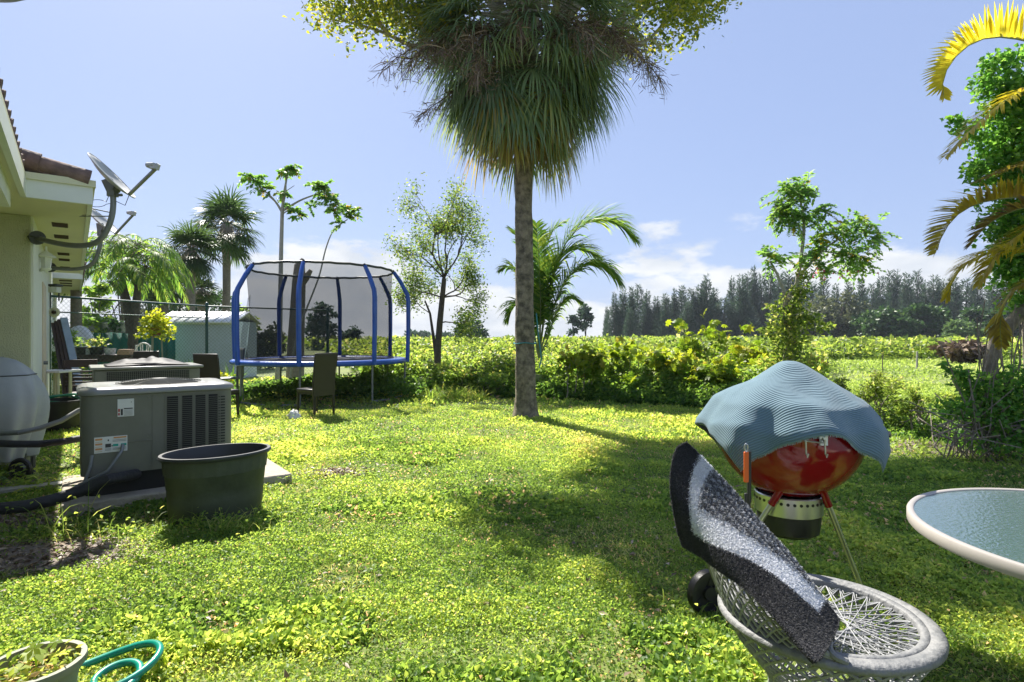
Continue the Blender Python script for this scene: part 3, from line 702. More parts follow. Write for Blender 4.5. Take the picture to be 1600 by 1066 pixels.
# ---------------------------------------------------------------- satellite dishes
M_dish = mat('dish_paint', (0.42, 0.43, 0.43), .45, var=.05, scale=3)
def dish(label, base, elbow, rise, top, ctr, nrm, R, lnb_arm, lnb, s, braces):
    t = thing('satellite_dish', label, 'satellite dish', base, group='satellite dishes on the house wall')
    g = G()
    for k in range(3): pass
    g.lathe([(0, 0), (.075*s, 0), (.075*s, .012), (0, .012)], c=base, n=24)
    o = g; 
    mp_ = Matrix.Rotation(0, 3, 'X')
    g.tube([base, base+np.array([.03, -.02, 0])*s], .07*s, n=20)
    g.build('wall_plate', M_dark, t)
    pts = [base, base+(elbow-base)*.5, elbow]
    # smooth bend
    cp = [np.array(q, float) for q in (base, elbow, rise, top)]
    path = [cp[0]]
    for u in np.linspace(0, 1, 14):
        path.append((1-u)**2*(cp[0]*.35+cp[1]*.65)+2*u*(1-u)*cp[1]*1.0+u*u*(cp[1]*.3+cp[2]*.7) if False else None) if False else None
    path = []
    for i in range(1, 3):
        a_, b_, c_ = cp[i-1], cp[i], cp[i+1]
        m0 = a_ if i == 1 else (a_+b_)/2; m1 = c_ if i == 2 else (b_+c_)/2
        for u in np.linspace(0, 1, 10): path.append((1-u)**2*m0+2*u*(1-u)*b_+u*u*m1)
    g = G(); g.tube(path, .026*s, n=12); arm = g.build('mast', M_grey, t)
    n = unit(np.array(nrm, float)); up = unit(np.array([0, 0, 1.0])-n*n[2]); sd = np.cross(up, n)
    g = G(); K = 30; vs = []; fs = []
    for j in range(9):
        r = j/8
        for i in range(K):
            a = 2*pi*i/K; vs.append(ctr+sd*R*.96*r*cos(a)+up*R*1.08*r*sin(a)+n*R*.24*(r*r-1))
    for j in range(8):
        for i in range(K):
            l = (i+1) % K; fs.append((j*K+i, j*K+l, (j+1)*K+l, (j+1)*K+i))
    g.polys(vs, fs); rim = [vs[8*K+i] for i in range(K)]; g.tube(rim, .006*s, n=6, closed=True)
    di = g.build('reflector', M_dish, t); sm = di.modifiers.new('thick', 'SOLIDIFY'); sm.thickness = .004
    back = ctr-n*R*.24
    g = G(); g.beam(top, back, .06*s, .08*s); g.box(top, (.07*s, .07*s, .09*s)); g.tube([top+np.array([-.05, 0, -.03])*s, top+np.array([.09, 0, -.03])*s], .014*s, n=8)
    g.tube([top+np.array([.02, -.05, .02])*s, top+np.array([.02, .06, .02])*s], .016*s, n=8)
    g.build('bracket', M_grey, t)
    g = G(); g.beam(lnb_arm, lnb, .028*s, .018*s); g.build('feed_arm', M_grey, t)
    g = G(); g.box(lnb+np.array([-.01, 0, .02])*s, (.05*s, .07*s, .05*s)); d0 = unit(ctr-lnb)
    for k in (-1, 0, 1): g.tube([lnb+np.array([0, k*.03, .035])*s, lnb+np.array([0, k*.03, .035])*s+d0*.075*s], [.016*s, .024*s], n=10)
    g.tube([lnb+np.array([.0, .0, .0]), lnb+np.array([.03, 0, .045])*s], [.03*s, .02*s], n=8)
    g.build('feed_horn', M_dish, t)
    g = G()
    for p, q in braces: g.tube([p, q], .006*s, n=6)
    g.build('brace', M_grey, t)
    g = G(); c = top+np.array([-.05, 0, -.08])*s
    g.tube([top+np.array([-.02, 0, 0])*s]+[c+np.array([-.10*s+.09*s*cos(a), 0, -.03*s+.035*s*sin(a)]) for a in np.linspace(.3, 6, 16)]+[top+np.array([0, .02, -.1])*s], .003*s, n=5)
    g.tube([top+np.array([.03, 0, -.09])*s, top+np.array([.12, 0, -.13])*s, lnb_arm], .0035*s, n=5)
    g.build('cable', M_dark, t)
    return t
d = 5.6
dish('large grey satellite dish nearest the camera on a bent arm bolted to the house corner', P(57, 372, 5.85), P(142, 398, 5.5), P(181, 340, 5.5), P(176, 300, 5.5), P(175, 275, 5.5), (.70, .15, .64), .245, P(202, 304, 5.45), P(243, 264, 5.35), 1.0,
     [(P(124, 322, 5.9), P(172, 332, 5.5)), (P(124, 338, 5.9), P(172, 338, 5.5))])
dish('smaller looking satellite dish farther along the wall, half behind the near dish', P(78, 418, 8.4), P(138, 427, 8.1), P(158, 388, 8.1), P(158, 364, 8.1), P(161, 345, 8.1), (.66, .10, .66), .245, P(180, 366, 8.0), P(208, 336, 7.9), 1.0,
     [(P(128, 386, 8.5), P(156, 383, 8.1)), (P(128, 396, 8.5), P(156, 392, 8.1))])
# dish rim poking in at the upper left corner
g = G(); c = P(-30, -12, 3.0); R = .26
prof = [(0.001, 0), (R*.5, .012), (R*.8, .03), (R, .06), (R*1.01, .063), (R*.8, .04), (.001, .01)]
g.lathe(prof, c=c, n=40, sy=.7); tag(g.build('flood_lamp', M_grey), 'grey rounded underside of a fixture cut off by the upper left corner', 'lamp')

# wall lantern
t = thing('wall_lantern', 'white glass lantern hanging on the house wall below the near dish arm', 'lantern', P(70, 400, 6.9))
c = P(72, 405, 6.9)
g = G(); g.lathe([(.0, .16), (.012, .15), (.012, .10), (.03, .085), (.10, .03), (.105, .02), (.0, .02)], c=c, n=16); g.build('cap', M_trim, t)
g = G(); g.lathe([(.0, .02), (.062, .02), (.048, -.11), (0, -.11)], c=c, n=6)
mg = mat('lantern_glass', (.62, .64, .62), .25, var=.05); g.build('glass', mg, t)
g = G(); g.lathe([(0, -.11), (.055, -.11), (.05, -.13), (.015, -.15), (0, -.18)], c=c, n=12); g.tube([c+[0, 0, -.12], c+[-.09, .03, -.14], c+[-.16, .09, -.10]], .012, n=8); g.build('bracket', M_trim, t)
# floodlight above the fence
t = thing('flood_light', 'small black flood light on the wall beside the top of the fence post', 'light', P(90, 462, 9.6))
g = G(); g.box(P(84, 438+8, 9.6), (.20, .14, .035)); g.build('shade', M_dark, t)
g = G(); g.box(P(85, 453, 9.6), (.15, .1, .09)); g.build('housing', M_trim, t)
g = G(); g.tube([P(79, 447, 9.6), P(79, 480, 9.6)], .008); g.tube([P(92, 458, 9.6), P(92, 470, 9.6)], .012); g.build('arm', M_dark, t)
# round cream vent / hose hanger
t = thing('hose_guide', 'round cream spool hanging on the house wall by the fence corner', 'spool', P(85, 487, 9.9))
c = P(85, 488, 9.9); g = G(); g.tube([c+[.065*cos(a), 0, .065*sin(a)] for a in np.linspace(0, 2*pi, 21)[:-1]], .026, n=8, closed=True); g.build('ring', M_cream, t)
g = G(); g.tube([c+[0, .02, 0], c+[0, -.03, 0]], .03, n=12); g.build('hub', M_vent, t)

# ---------------------------------------------------------------- chain-link fence
M_green = mat('green_post', (0.015, 0.07, 0.05), .4, var=.2, coat=.3)
M_wire = mat('fence_wire', (0.10, 0.15, 0.13), .5, metal=.3)
ft = thing('chain_link_fence', 'green chain-link fence with dark green posts running from the house corner to behind the trampoline', 'fence', (-8.2, 10.05, 0))
FP = [np.array([-8.2, 10.05, 0]), np.array([-7.19, 13.4, 0]), np.array([-5.02, 15.5, 0])]
for i, p in enumerate(FP):
    g = G(); r = (.045, .033, .04)[i]; hh = (2.22, 2.12, 2.12)[i]
    g.tube([p, p+[0, 0, hh]], r, n=12); g.lathe([(r*1.12, hh-.01), (r*1.12, hh+.02), (r*.7, hh+.05), (0, hh+.06)], c=p, n=12); g.build('post', M_green, ft)
for z, r in ((2.08, .021), (1.80, .012)):
    g = G(); g.tube([FP[0]+[0, 0, z], FP[1]+[0, 0, z]], r, n=8); 
    if z > 2: g.tube([FP[1]+[0, 0, z], FP[2]+[0, 0, z]], r, n=8)
    g.build('rail', M_green if z > 2 else M_wire, ft)
for i in range(2):
    g = G(); A, B = FP[i], FP[i+1]; L = np.linalg.norm(B-A); u = (B-A)/L; top = 2.07; sp = .085
    s0 = -top
    while s0 < L:
        for sg in (1, -1):
            a0, a1 = (s0, 0.02), (s0+top, top)
            lo = max(a0[0], 0); hi = min(a1[0], L)
            if hi > lo:
                z0 = lo-s0+.02; z1 = hi-s0
                if sg < 0: z0, z1 = top-z0, top-z1
                g.tube([A+u*lo+[0, 0, z0], A+u*hi+[0, 0, z1]], .0024, n=3, cap=False)
        s0 += sp
    g.build('mesh_panel', M_wire, ft)

# ---------------------------------------------------------------- yard beyond the fence
M_shedw = mat('shed_wall', (0.46, 0.52, 0.58), .6, var=.05); M_shedr = mat('shed_roof', (0.75, 0.76, 0.77), .45, metal=.1, var=.05)
sb = W(312, 19, 0); t = thing('garden_shed', 'low blue-grey shed with white metal roof behind the fence', 'shed', sb)
g = G(); c = sb.copy()
x0, x1 = W(262, 18.2)[0], W(366, 18.2)[0]
g.box(((x0+x1)/2, 19.0, .93), (x1-x0, 1.6, 1.86)); g.build('wall', M_shedw, t)
g = G(); v = []
ridge = 2.20
for x in (x0-.35, x1+.1): v += [(x, 18.05, 1.84), (x, 19.0, ridge), (x, 19.95, 1.84), (x, 18.05, 1.79), (x, 19.0, ridge-.05), (x, 19.95, 1.79)]
v[1] = (x0-.35, 19.0, ridge)
g.polys(v, [(0, 6, 7, 1), (1, 7, 8, 2), (3, 4, 10, 9), (4, 5, 11, 10), (0, 3, 9, 6), (2, 8, 11, 5), (0, 1, 4, 3), (1, 2, 5, 4), (6, 9, 10, 7), (7, 10, 11, 8)])
k = x0-.3
while k < x1+.05: g.beam((k, 18.03, 1.855), (k, 19.0, ridge+.015), .03, .02); k += .3
g.build('roof', M_shedr, t, smooth=False)
g = G(); g.box(((x0+x1)/2, 18.19, 1.80), (x1-x0+.05, .03, .08)); g.build('eave_trim', M_trim, t)
M_tarp = mat('green_tarp', (0.01, 0.14, 0.11), .6, var=.25, scale=2, bump=.4, bscale=6)
g = G(); n = 40; xa, xb = W(138, 16.5)[0], W(274, 17.6)[0]; v = []
for k in range(n+1):
    u = k/n; x = xa+(xb-xa)*u; y = 16.5+1.1*u+.03*sin(u*60)
    v += [(x, y, 0), (x, y, 1.50-.03*abs(sin(u*12)))]
g.polys(v, [(2*k, 2*k+2, 2*k+3, 2*k+1) for k in range(n)])
o = g.build('windscreen_tarp', M_tarp); o.modifiers.new('t', 'SOLIDIFY').thickness = .01; tag(o, 'dark teal tarp screen stretched behind the potted plants beyond the fence', 'tarp')
g = G(); xa, xb = W(130, 19)[0], W(262, 19)[0]; g.box(((xa+xb)/2, 19.3, .9), (xb-xa, .15, 1.8)); g.box(((xa+xb)/2, 19.3, 1.83), (xb-xa+.1, .25, .06))
o = g.build('garden_wall', mat('old_wall', (.25, .27, .25), .9, bump=.4)); tag(o, 'grey block wall with a coping behind the dark teal tarp', 'wall')
M_brown = mat('brown_wood', (0.055, 0.035, 0.028), .5, var=.3, scale=4)
M_black = mat('black_plastic', (0.02, 0.02, 0.022), .4)
M_white = mat('white_plastic', (.75, .74, .70), .45, var=.05)
tb = W(155, 13.2); t = thing('patio_table', 'long dark table crowded with pots just beyond the fence', 'table', tb)
g = G(); g.box(tb+[0, 0, .93], (2.0, .8, .05)); g.box(tb+[0, -.36, .85], (1.9, .04, .12)); g.build('tabletop', M_brown, t, bevel=.005)
for sx in (-1, 1):
    for sy in (-1, 1):
        g = G(); g.box(tb+[sx*.92, sy*.34, .45], (.07, .07, .9)); g.build('leg', M_brown, t)
def pot(name, label, c, r, h, m, cat='pot', plant=None, n=120, leaf=.07, spread=None, hang=False):
    t = thing(name, label, cat, c)
    g = G(); g.lathe([(0, 0), (r*.72, 0), (r*.95, h*.9), (r*1.06, h*.9), (r*1.06, h), (r*.92, h), (r*.9, h*.85), (0, h*.84)], c=c, n=20); g.build('pot_body', m, t)
    if plant is not None:
        g = G(); rng = np.random.default_rng(int(abs(c[0]*100)))
        s = spread or r*1.3
        C = np.array(c)+[0, 0, h+s*.4]+rdir(n, .2, rng)*(rng.random((n, 1))**.5)*s*np.array([1, 1, .8])
        if hang: C[:, 2] -= (np.hypot(C[:, 0]-c[0], C[:, 1]-c[1])/s)**2*s*.9
        leaves(g, C, leaf, leaf*.7, up=.6, rng=rng); g.build('plant', plant, t, leaf=True)
    return t
M_terra = mat('terracotta', (.30, .12, .07), .8)
M_lime = leafmat('lime_leaf', [(0, (.14, .22, .02)), (.5, (.36, .42, .02)), (1, (.58, .56, .05))], trans=.5, tmul=1.4)
z = .955
pot('flower_pot', 'cream bowl of succulents on the left end of the dark table', W(119, 13.1, z), .18, .14, M_cream, plant=M_shrub, n=90, leaf=.08)
pot('flower_pot', 'black pot second from the left on the dark table', W(128, 12.95, z), .13, .17, M_black)
pot('flower_pot', 'dark bowl of pale succulents in the middle of the dark table', W(152, 13.0, z), .17, .17, M_black, plant=M_crop, n=110, leaf=.08)
for px, r in ((139, .09), (172, .12)):
    c = W(px, 13.0, z); g = G(); g.lathe([(0, 0), (r*.8, 0), (r, .14), (r*.95, .14), (r*.75, .02), (0, .02)], c=c, n=18); o = g.build('plastic_bowl', mat('clear_plastic', (.55, .62, .62), .2)); tag(o, 'pale %s plastic container between the pots on the dark table' % ('small' if px < 150 else 'wide'), 'container')
g = G(); g.box(W(197, 12.9, z+.04), (.28, .2, .08)); g.box(W(197, 12.9, z+.10), (.25, .18, .04)); o = g.build('wooden_box', mat('light_wood', (.40, .27, .17), .7), bevel=.004); tag(o, 'stack of pinkish wooden trays at the right end of the dark table', 'box')
# round white cover
c = P(124, 536, 14.2); t = thing('covered_dish', 'white rounded fabric cover bulging above the potted plants', 'cover', (c[0], c[1], 0))
g = G(); g.lathe([(.36, -.14), (.36, 0), (.33, .16), (.25, .3), (.14, .40), (0, .44)], c=c, n=28, sx=1.0, sy=.6); o = g.build('fabric', mat('white_fabric', (.72, .74, .80), .8, bump=.4, bscale=10), t)
g = G(); g.tube([(c[0], c[1], 0), (c[0], c[1], c[2]-.05)], .03); g.build('stand', M_dark, t)
# shrub by the fence corner
roundtree('potted_shrub', 'dark green shrub with yellow leaf tips behind the fence corner post', 'shrub', 98, 495, 11.2, 46, M_shrub, n=700, leaf=.09, seed=61)
# lime plant on its stand
c = W(243, 11.6); t = thing('plant_stand', 'tall thin wooden stand under the bright lime hanging plant', 'plant stand', c)
g = G()
for k in range(3):
    a = k*2.1+.5; g.tube([c+[.16*cos(a), .16*sin(a), 0], c+[.10*cos(a), .10*sin(a), 1.4]], .014, n=6)
g.tube([c+[.10*cos(a), .10*sin(a), 1.38] for a in np.linspace(0, 2*pi, 17)[:-1]], .012, closed=True, n=6); g.build('legs', mat('stand_wood', (.30, .30, .22), .7), t)
pot('hanging_plant', 'bright lime trailing plant in a brown pot left of the shed', c+[0, 0, 1.36], .12, .17, M_terra, 'plant', M_lime, n=620, leaf=.085, spread=.34, hang=True)
# small ornate white chair back, folding chair, agaves, pot
def simple_chair(name, label, px, d, rot, h, m, w=.44, ornate=False, seat=.45, group=None, slats=False):
    c = W(px, d); t = thing(name, label, 'chair', c, rot, group)
    for sx in (-1, 1):
        g = G(); g.tube([(sx*w*.48, -.22, 0), (sx*w*.47, -.2, seat), (sx*w*.46, -.24, h)], .016, n=8); g.build('leg', m, t, local=True)
        g = G(); g.tube([(sx*w*.48, .22, 0), (sx*w*.46, .2, seat)], .016, n=8); g.build('leg', m, t, local=True)
    g = G(); g.box((0, 0, seat), (w, .44, .035)); g.build('seat', m, t, local=True, bevel=.01)
    g = G()
    if ornate:
        pts = [(w*.5*cos(a), -.24, h-.16+.20*sin(a)) for a in np.linspace(0, pi, 12)]
        g.tube(pts, .018, n=8)
        for k in range(7): q = pts[1+k*9//6 if 1+k*9//6 < 11 else 10]; g.tube([(q[0]*.35, -.23, seat+.05), q], .012, n=6)
    else:
        zs = [h-.04, h-.14, h-.21, h-.28] if slats else [h-.05]
        g.box((0, -.235, h-.06), (w*.98, .025, .12))
        if slats:
            for k in range(5): g.box((0, -.225, h-.19-.055*k), (w*.9, .018, .028 if k != 2 else .045))
        else: g.box((0, -.225, (seat+h)/2), (w*.92, .02, h-seat-.05))
    g.build('backrest', m, t, local=True, bevel=.004)
    return t
simple_chair('patio_chair', 'brown slatted-back patio chair between the leaning panels and the rear cooling unit', 130, 9.1, .5, 1.0, M_brown, slats=True)
simple_chair('garden_chair', 'white chair with arched ribbed back behind the dark chair top', 213, 12.2, pi, 1.18, M_white, w=.36, ornate=True, seat=.5)
simple_chair('folding_chair', 'folded-looking aluminium chair with a dark cloth over its back by the trampoline', 358, 11.8, 2.3, 1.12, M_grey, w=.42, seat=.5)
pot('flower_pot', 'terracotta pot with yellow-green leaves on the grass left of the trampoline', W(348, 12.4, 0), .16, .28, M_terra, plant=M_lime, n=160, leaf=.1, spread=.25)
def agave(px, d, R, label, n=26):
    c = W(px, d); g = G(); rng = np.random.default_rng(int(px)); th = rng.random(n)*2*pi; el = rng.uniform(.3, 1.4, n)
    D = np.stack([np.cos(th)*np.cos(el), np.sin(th)*np.cos(el), np.sin(el)], 1)
    strips(g, np.repeat(c[None], n, 0), D, np.stack([-np.sin(th), np.cos(th), 0*th], 1), R*rng.uniform(.7, 1.1, n), .07, .5, seg=4, rnd=rng.uniform(0, .5, n))
    o = g.build('agave', M_frond, leaf=True, smooth=False); tag(o, label, 'plant')
agave(300, 16.0, .95, 'dark spiky plant against the shed wall left of the fence post')
agave(278, 15.5, .8, 'dark spiky plant at the left end of the shed below the lime plant')
agave(362, 15.0, .8, 'dark spiky plant at the right end of the shed')
agave(372, 11.2, .3, 'small bright tuft of blades on the grass left of the trampoline leg', 12)

# ---------------------------------------------------------------- things against the house
t = thing('leaning_panels', 'grey-blue edged brown panels leaning together against the fence post', 'panel', W(95, 9.3))
for k in range(4):
    b0 = np.array([-6.95-.07*k, 9.3-.02*k, .02]); t0 = np.array([-7.66-.035*k, 9.72-.02*k, 1.68-.03*k])
    g = G(); g.beam(b0, t0, .10, .03, up=(-.8, .6, .2)); g.build('panel', mat('panel_blue', (.28, .36, .46), .4) if k == 0 else M_brown, t)
c = W(88, 8.7, 0); t = thing('side_table', 'small white table beside the leaning brown panels', 'table', c)
g = G(); g.box(c+[0, 0, .83], (.44, .44, .035)); g.build('tabletop', M_white, t, bevel=.008)
for sx in (-1, 1):
    for sy in (-1, 1): g = G(); g.tube([c+[sx*.12, sy*.12, 0], c+[sx*.12, sy*.12, .81]], .022); g.build('leg', M_cream, t)
c = W(92, 8.2, 0); t = thing('storage_tub', 'black tub with a green garden hose heaped inside, behind the covered barbecue', 'tub', c)
g = G(); g.lathe([(0, 0), (.27, 0), (.32, .42), (.345, .42), (.345, .45), (.31, .45), (.30, .38), (.24, .05), (0, .05)], c=c, n=32); g.build('tub_body', M_black, t)
M_hose = mat('hose_green', (.01, .22, .13), .3, var=.1, coat=.4)
g = G(); rng = np.random.default_rng(5)
pts = [c+[.25*cos(a)+rng.normal(0, .01), .25*sin(a), .36+.012*a+.03*sin(a*1.7)] for a in np.linspace(0, 14, 60)]
g.tube(pts, .016, n=7); tag(g.build('garden_hose', M_hose), 'green hose coiled inside the black tub', 'hose')

# covered barbecue
bc = np.array([-4.93, 5.40, 0]); t = thing('covered_barbecue', 'barbecue under a faded grey-blue fabric cover at the left edge', 'barbecue', bc)
M_cover = mat('cover_fabric', (.30, .33, .36), .75, col2=(.40, .42, .43), scale=2, bump=.4, bscale=7)
g = G(); K = 72; prof = [(0, 1.14), (.16, 1.13), (.30, 1.08), (.42, .97), (.50, .84), (.53, .72), (.50, .55), (.44, .40), (.38, .27), (.35, .18)]
vs = []
for j, (r, z) in enumerate(prof):
    for i in range(K):
        a = 2*pi*i/K; f = max(0, (j-2))*.014*(sin(a*5+.6)+.6*sin(a*9+1)+.4*sin(a*17+j*.3))
        sq = 1/(max(abs(cos(a))**3+abs(sin(a))**3, .3))**.33
        vs.append(bc+UB*(r+f)*sq*cos(a)*.72+UA*(r+f)*sq*sin(a)*.62+np.array([0, 0, z*1.02]))
fs = [(j*K+i, j*K+(i+1) % K, (j+1)*K+(i+1) % K, (j+1)*K+i) for j in range(len(prof)-1) for i in range(K)]
g.polys(vs, fs); o = g.build('cover', M_cover, t, angle=180); o.modifiers.new('t', 'SOLIDIFY').thickness = .004
o.modifiers.new('s', 'SUBSURF').render_levels = 1; o.modifiers['s'].levels = 1
g = G(); g.tube([vs[3*K+i] for i in range(K)], .006, n=5, closed=True); g.build('seam', M_dark, o)
g = G(); c = W(32, 5.3, .12)
g.tube([c+[.085*cos(a), .02*sin(a)*0, .085*sin(a)] for a in np.linspace(0, 2*pi, 25)[:-1]], .022, n=8, closed=True); g.tube([c+[0, -.02, 0], c+[0, .04, 0]], .04, n=12); g.build('wheel', M_black, t)
g = G(); g.box(bc+[0, 0, .2], (.5, .3, .04), rot=RB); g.tube([bc+[.3, .1, .2], bc+[.3, .1, 0]], .02); g.tube([bc+[-.3, .1, .2], bc+[-.3, .1, 0]], .02); g.build('frame', M_dark, t)

# ---------------------------------------------------------------- cooling units
M_ac = mat('ac_paint', (.165, .165, .135), .45, var=.16, scale=2.5, coat=.1, bump=.06, bscale=9)
M_actop = mat('ac_top', (.23, .23, .215), .32, var=.05, scale=2, coat=.3)
M_acd = mat('ac_coil', (.012, .012, .012), .7)
def acpt(o, u, v, z): return o+UB*u+UA*v+np.array([0, 0, z])
def acbox(g, o, u0, u1, v0, v1, z0, z1, mi=0): g.box(acpt(o, (u0+u1)/2, (v0+v1)/2, (z0+z1)/2), (u1-u0, v1-v0, z1-z0), rot=RB, mi=mi)
def rrect(o, u0, u1, v0, v1, r, z, k=8):
    pts = []
    for cx, cy, a0 in ((u1-r, v1-r, 0), (u0+r, v1-r, pi/2), (u0+r, v0+r, pi), (u1-r, v0+r, 1.5*pi)):
        for i in range(k+1): a = a0+pi/2*i/k; pts.append(acpt(o, cx+r*cos(a), cy+r*sin(a), z))
    return pts
def loft(g, rings, mi=0, cap0=False, cap1=False):
    n = len(rings[0]); v = [q for r in rings for q in r]
    fs = [(j*n+i, j*n+(i+1) % n, (j+1)*n+(i+1) % n, (j+1)*n+i) for j in range(len(rings)-1) for i in range(n)]
    if cap1: v.append(np.mean(rings[-1], 0)); fs += [((len(rings)-1)*n+i, (len(rings)-1)*n+(i+1) % n, len(v)-1) for i in range(n)]
    if cap0: v.append(np.mean(rings[0], 0)); fs += [((i+1) % n, i, len(v)-1) for i in range(n)]
    g.polys(v, fs, mi)
ao = np.array([-3.33, 4.39, 0]); LU, LV = 1.08, .80
t = thing('condenser_unit', 'large grey-green outdoor cooling unit with louvred panels, nearest of the two', 'air conditioner', ao)
Z0, Z1 = .26, .90
g = G(); loft(g, [rrect(ao, 0, LU, 0, LV, .09, z) for z in (Z0, Z1)], cap0=True, cap1=True)
acbox(g, ao, .47, .475, -.004, .01, Z0, Z1-.01, 0); g.build('cabinet', M_ac, t)
g = G(); loft(g, [rrect(ao, .03, LU-.03, .03, LV-.03, .08, z) for z in (.10, Z0+.02)], cap0=True); g.build('base_pan', M_acd, t)
g = G(); R_ = lambda e, z: rrect(ao, -e, LU+e, -e, LV+e, .10+e, z)
loft(g, [R_(.006, Z1-.012), R_(.022, Z1-.005), R_(.024, Z1+.015), R_(.012, Z1+.035), R_(-.012, Z1+.046), R_(-.05, Z1+.05)], cap1=False)
cc_ = acpt(ao, LU*.52, LV*.5, 0); RG = .33
ring_o = R_(-.05, Z1+.05); n_ = len(ring_o); zt = Z1+.052
inner = []
for q in ring_o:
    dv = q[:2]-cc_[:2]; a = atan2(dv[1], dv[0]); inner.append(np.array([cc_[0]+RG*cos(a)*1.0, cc_[1]+RG*sin(a)*1.0, zt]))
loft(g, [ring_o, inner, [q+[0, 0, -.05] for q in inner]]); g.build('lid', M_actop, t, angle=50)
g = G()
for k in range(15):
    r = .05+k*.0195; g.tube([(cc_[0]+r*cos(a), cc_[1]+r*sin(a), zt+.004+.03*(1-(r/RG)**2)) for a in np.linspace(0, 2*pi, 37)[:-1]], .0022, n=4, closed=True)
for k in range(8):
    a = k*pi/4; g.tube([(cc_[0]+r*cos(a), cc_[1]+r*sin(a), zt+.001+.03*(1-(r/RG)**2)) for r in (.03, .15, .25, RG+.01)], .004, n=5)
g.lathe([(.06, .0), (.06, .006), (0, .01)], c=(cc_[0], cc_[1], zt+.03), n=20); g.build('fan_guard', M_dark, t)
g = G(); g.lathe([(RG, -.06), (.0, -.06)], c=(cc_[0], cc_[1], zt), n=32)
for k in range(4): a = k*pi/2+.4; g.box((cc_[0]+.16*cos(a), cc_[1]+.16*sin(a), zt-.035), (.24, .12, .006), rot=a)
g.build('fan', M_acd, t)
# louvre panels: dark recess with thin slats
def louvre(g1, g2, u0, u1, z0, z1, pitch=.0125):
    acbox(g1, ao, u0, u1, -.0025, .002, z0, z1)
    z = z0+.004
    while z < z1-.004:
        g2.box(acpt(ao, (u0+u1)/2, -.006, z), (u1-u0, .009, .0045), rot=RB); z += pitch
g1, g2 = G(), G()
for u0, u1 in ((.575, .655), (.685, .76), (.785, .86), (.885, .955)): louvre(g1, g2, u0, u1, .32, .855, .0165)
g1.build('louvre_recess', M_acd, t); g2.build('louvre_slats', mat('slat_paint', (.09, .09, .075), .5), t)
# corner slots at the right end
g = G()
for k in range(21):
    z = .34+k*.0245
    for j in range(2):
        p = acpt(ao, 1.0-.012+.0*j, -.003, z) if j == 0 else acpt(ao, LU-.045, .028, z)
        g.box(p, (.05, .004, .010), rot=RB+(0 if j == 0 else .75))
g.build('corner_slots', M_acd, t)
g = G()
for u in (.56, .67, .772, .872, .97): acbox(g, ao, u, u+.008, -.006, 0, .30, .87)
acbox(g, ao, .555, .985, -.005, 0, .868, .875); acbox(g, ao, .0985, .475, -.006, 0, .505, .511)
for u, z in ((.15, .86), (.44, .86), (.455, .55), (.455, .30), (.53, .86), (.53, .32), (.2, .49), (.74, .885), (.93, .885)): g.tube([acpt(ao, u, 0, z), acpt(ao, u, -.008, z)], .006, n=8)
g.build('panel_trim', M_ac, t)
def sticker(name, u0, u1, z0, z1, marks, label=None):
    g = G(); acbox(g, ao, u0, u1, -.0075, -.005, z0, z1); s = g.build(name, M_white, t)
    for i, (cols, a0, a1, b0, b1) in enumerate(marks):
        g = G(); acbox(g, ao, u0+(u1-u0)*a0, u0+(u1-u0)*a1, -.0085-.0003*i, -.0078, z0+(z1-z0)*b0, z0+(z1-z0)*b1); g.build('printed_block', mat('ink_'+cols, {'red': (.45, .10, .08), 'grey': (.32, .32, .32), 'orange': (.65, .32, .12), 'green': (.03, .38, .28), 'black': (.05, .05, .05), 'tan': (.6, .5, .32)}[cols], .6, var=.02), s)
lines = lambda c, a0, a1, zs, th=.02: [(c, a0, a1, z, z+th) for z in zs]
sticker('rating_label', .235, .345, .715, .855, [('red', .03, .15, .28, .45), ('red', .03, .14, .08, .22), ('black', .19, .32, .08, .44), ('black', .38, .92, .42, .48)]+lines('grey', .38, .92, (.34, .27, .20, .13, .06), .02)+[('grey', .80, .86, .78, .84)])
sticker('warning_label', .085, .30, .44, .565, lines('orange', .03, .24, (.80, .50, .20), .12)+lines('tan', .03, .24, (.68, .38, .08), .04)+[('black', .33, .50, .32, .55), ('black', .40, .44, .72, .82), ('orange', .58, .97, .86, .95), ('green', .56, .72, .36, .50), ('green', .80, .97, .36, .50)]+lines('grey', .55, .97, (.74, .66, .24, .16), .03)+lines('grey', .32, .5, (.22, .14), .03))
# slab
g = G(); acbox(g, ao, -.12, 1.55, -.14, 1.0, -.03, .10); o = g.build('concrete_pad', mat('concrete', (.30, .26, .21), .95, col2=(.42, .38, .31), scale=8, bump=.8, bscale=30), bevel=.015); tag(o, 'rough concrete pad under the nearest cooling unit', 'slab')
# conduits and refrigerant lines
g = G(); g.tube([acpt(ao, .27, -.01, .49), acpt(ao, .26, -.05, .45), acpt(ao, .17, -.08, .31), acpt(ao, .03, -.06, .24), acpt(ao, -.12, 0, .15), acpt(ao, -.3, .1, .05)], .013, n=8)
g.tube([acpt(ao, .07, -.01, .43), acpt(ao, .06, -.04, .36), acpt(ao, .02, -.05, .22), acpt(ao, -.08, 0, .14), acpt(ao, -.22, .1, .10)], .013, n=8)
tag(g.build('conduit', M_grey), 'pair of thin grey flexible conduits curving out of the nearest cooling unit', 'conduit')
M_foam = mat('foam_pipe', (.022, .022, .026), .65, bump=.4, bscale=30, var=.2)
g = G(); g.tube([acpt(ao, .36, .02, .24), acpt(ao, .33, -.06, .25), P(165, 750, 4.25), P(125, 768, 4.2), P(80, 782, 4.1), P(40, 791, 4.0), P(-10, 796, 3.95), P(-120, 800, 3.9)], .042, n=12); tag(g.build('insulated_pipe', M_foam), 'thick black foam-insulated pipe running left from the nearest cooling unit', 'pipe')
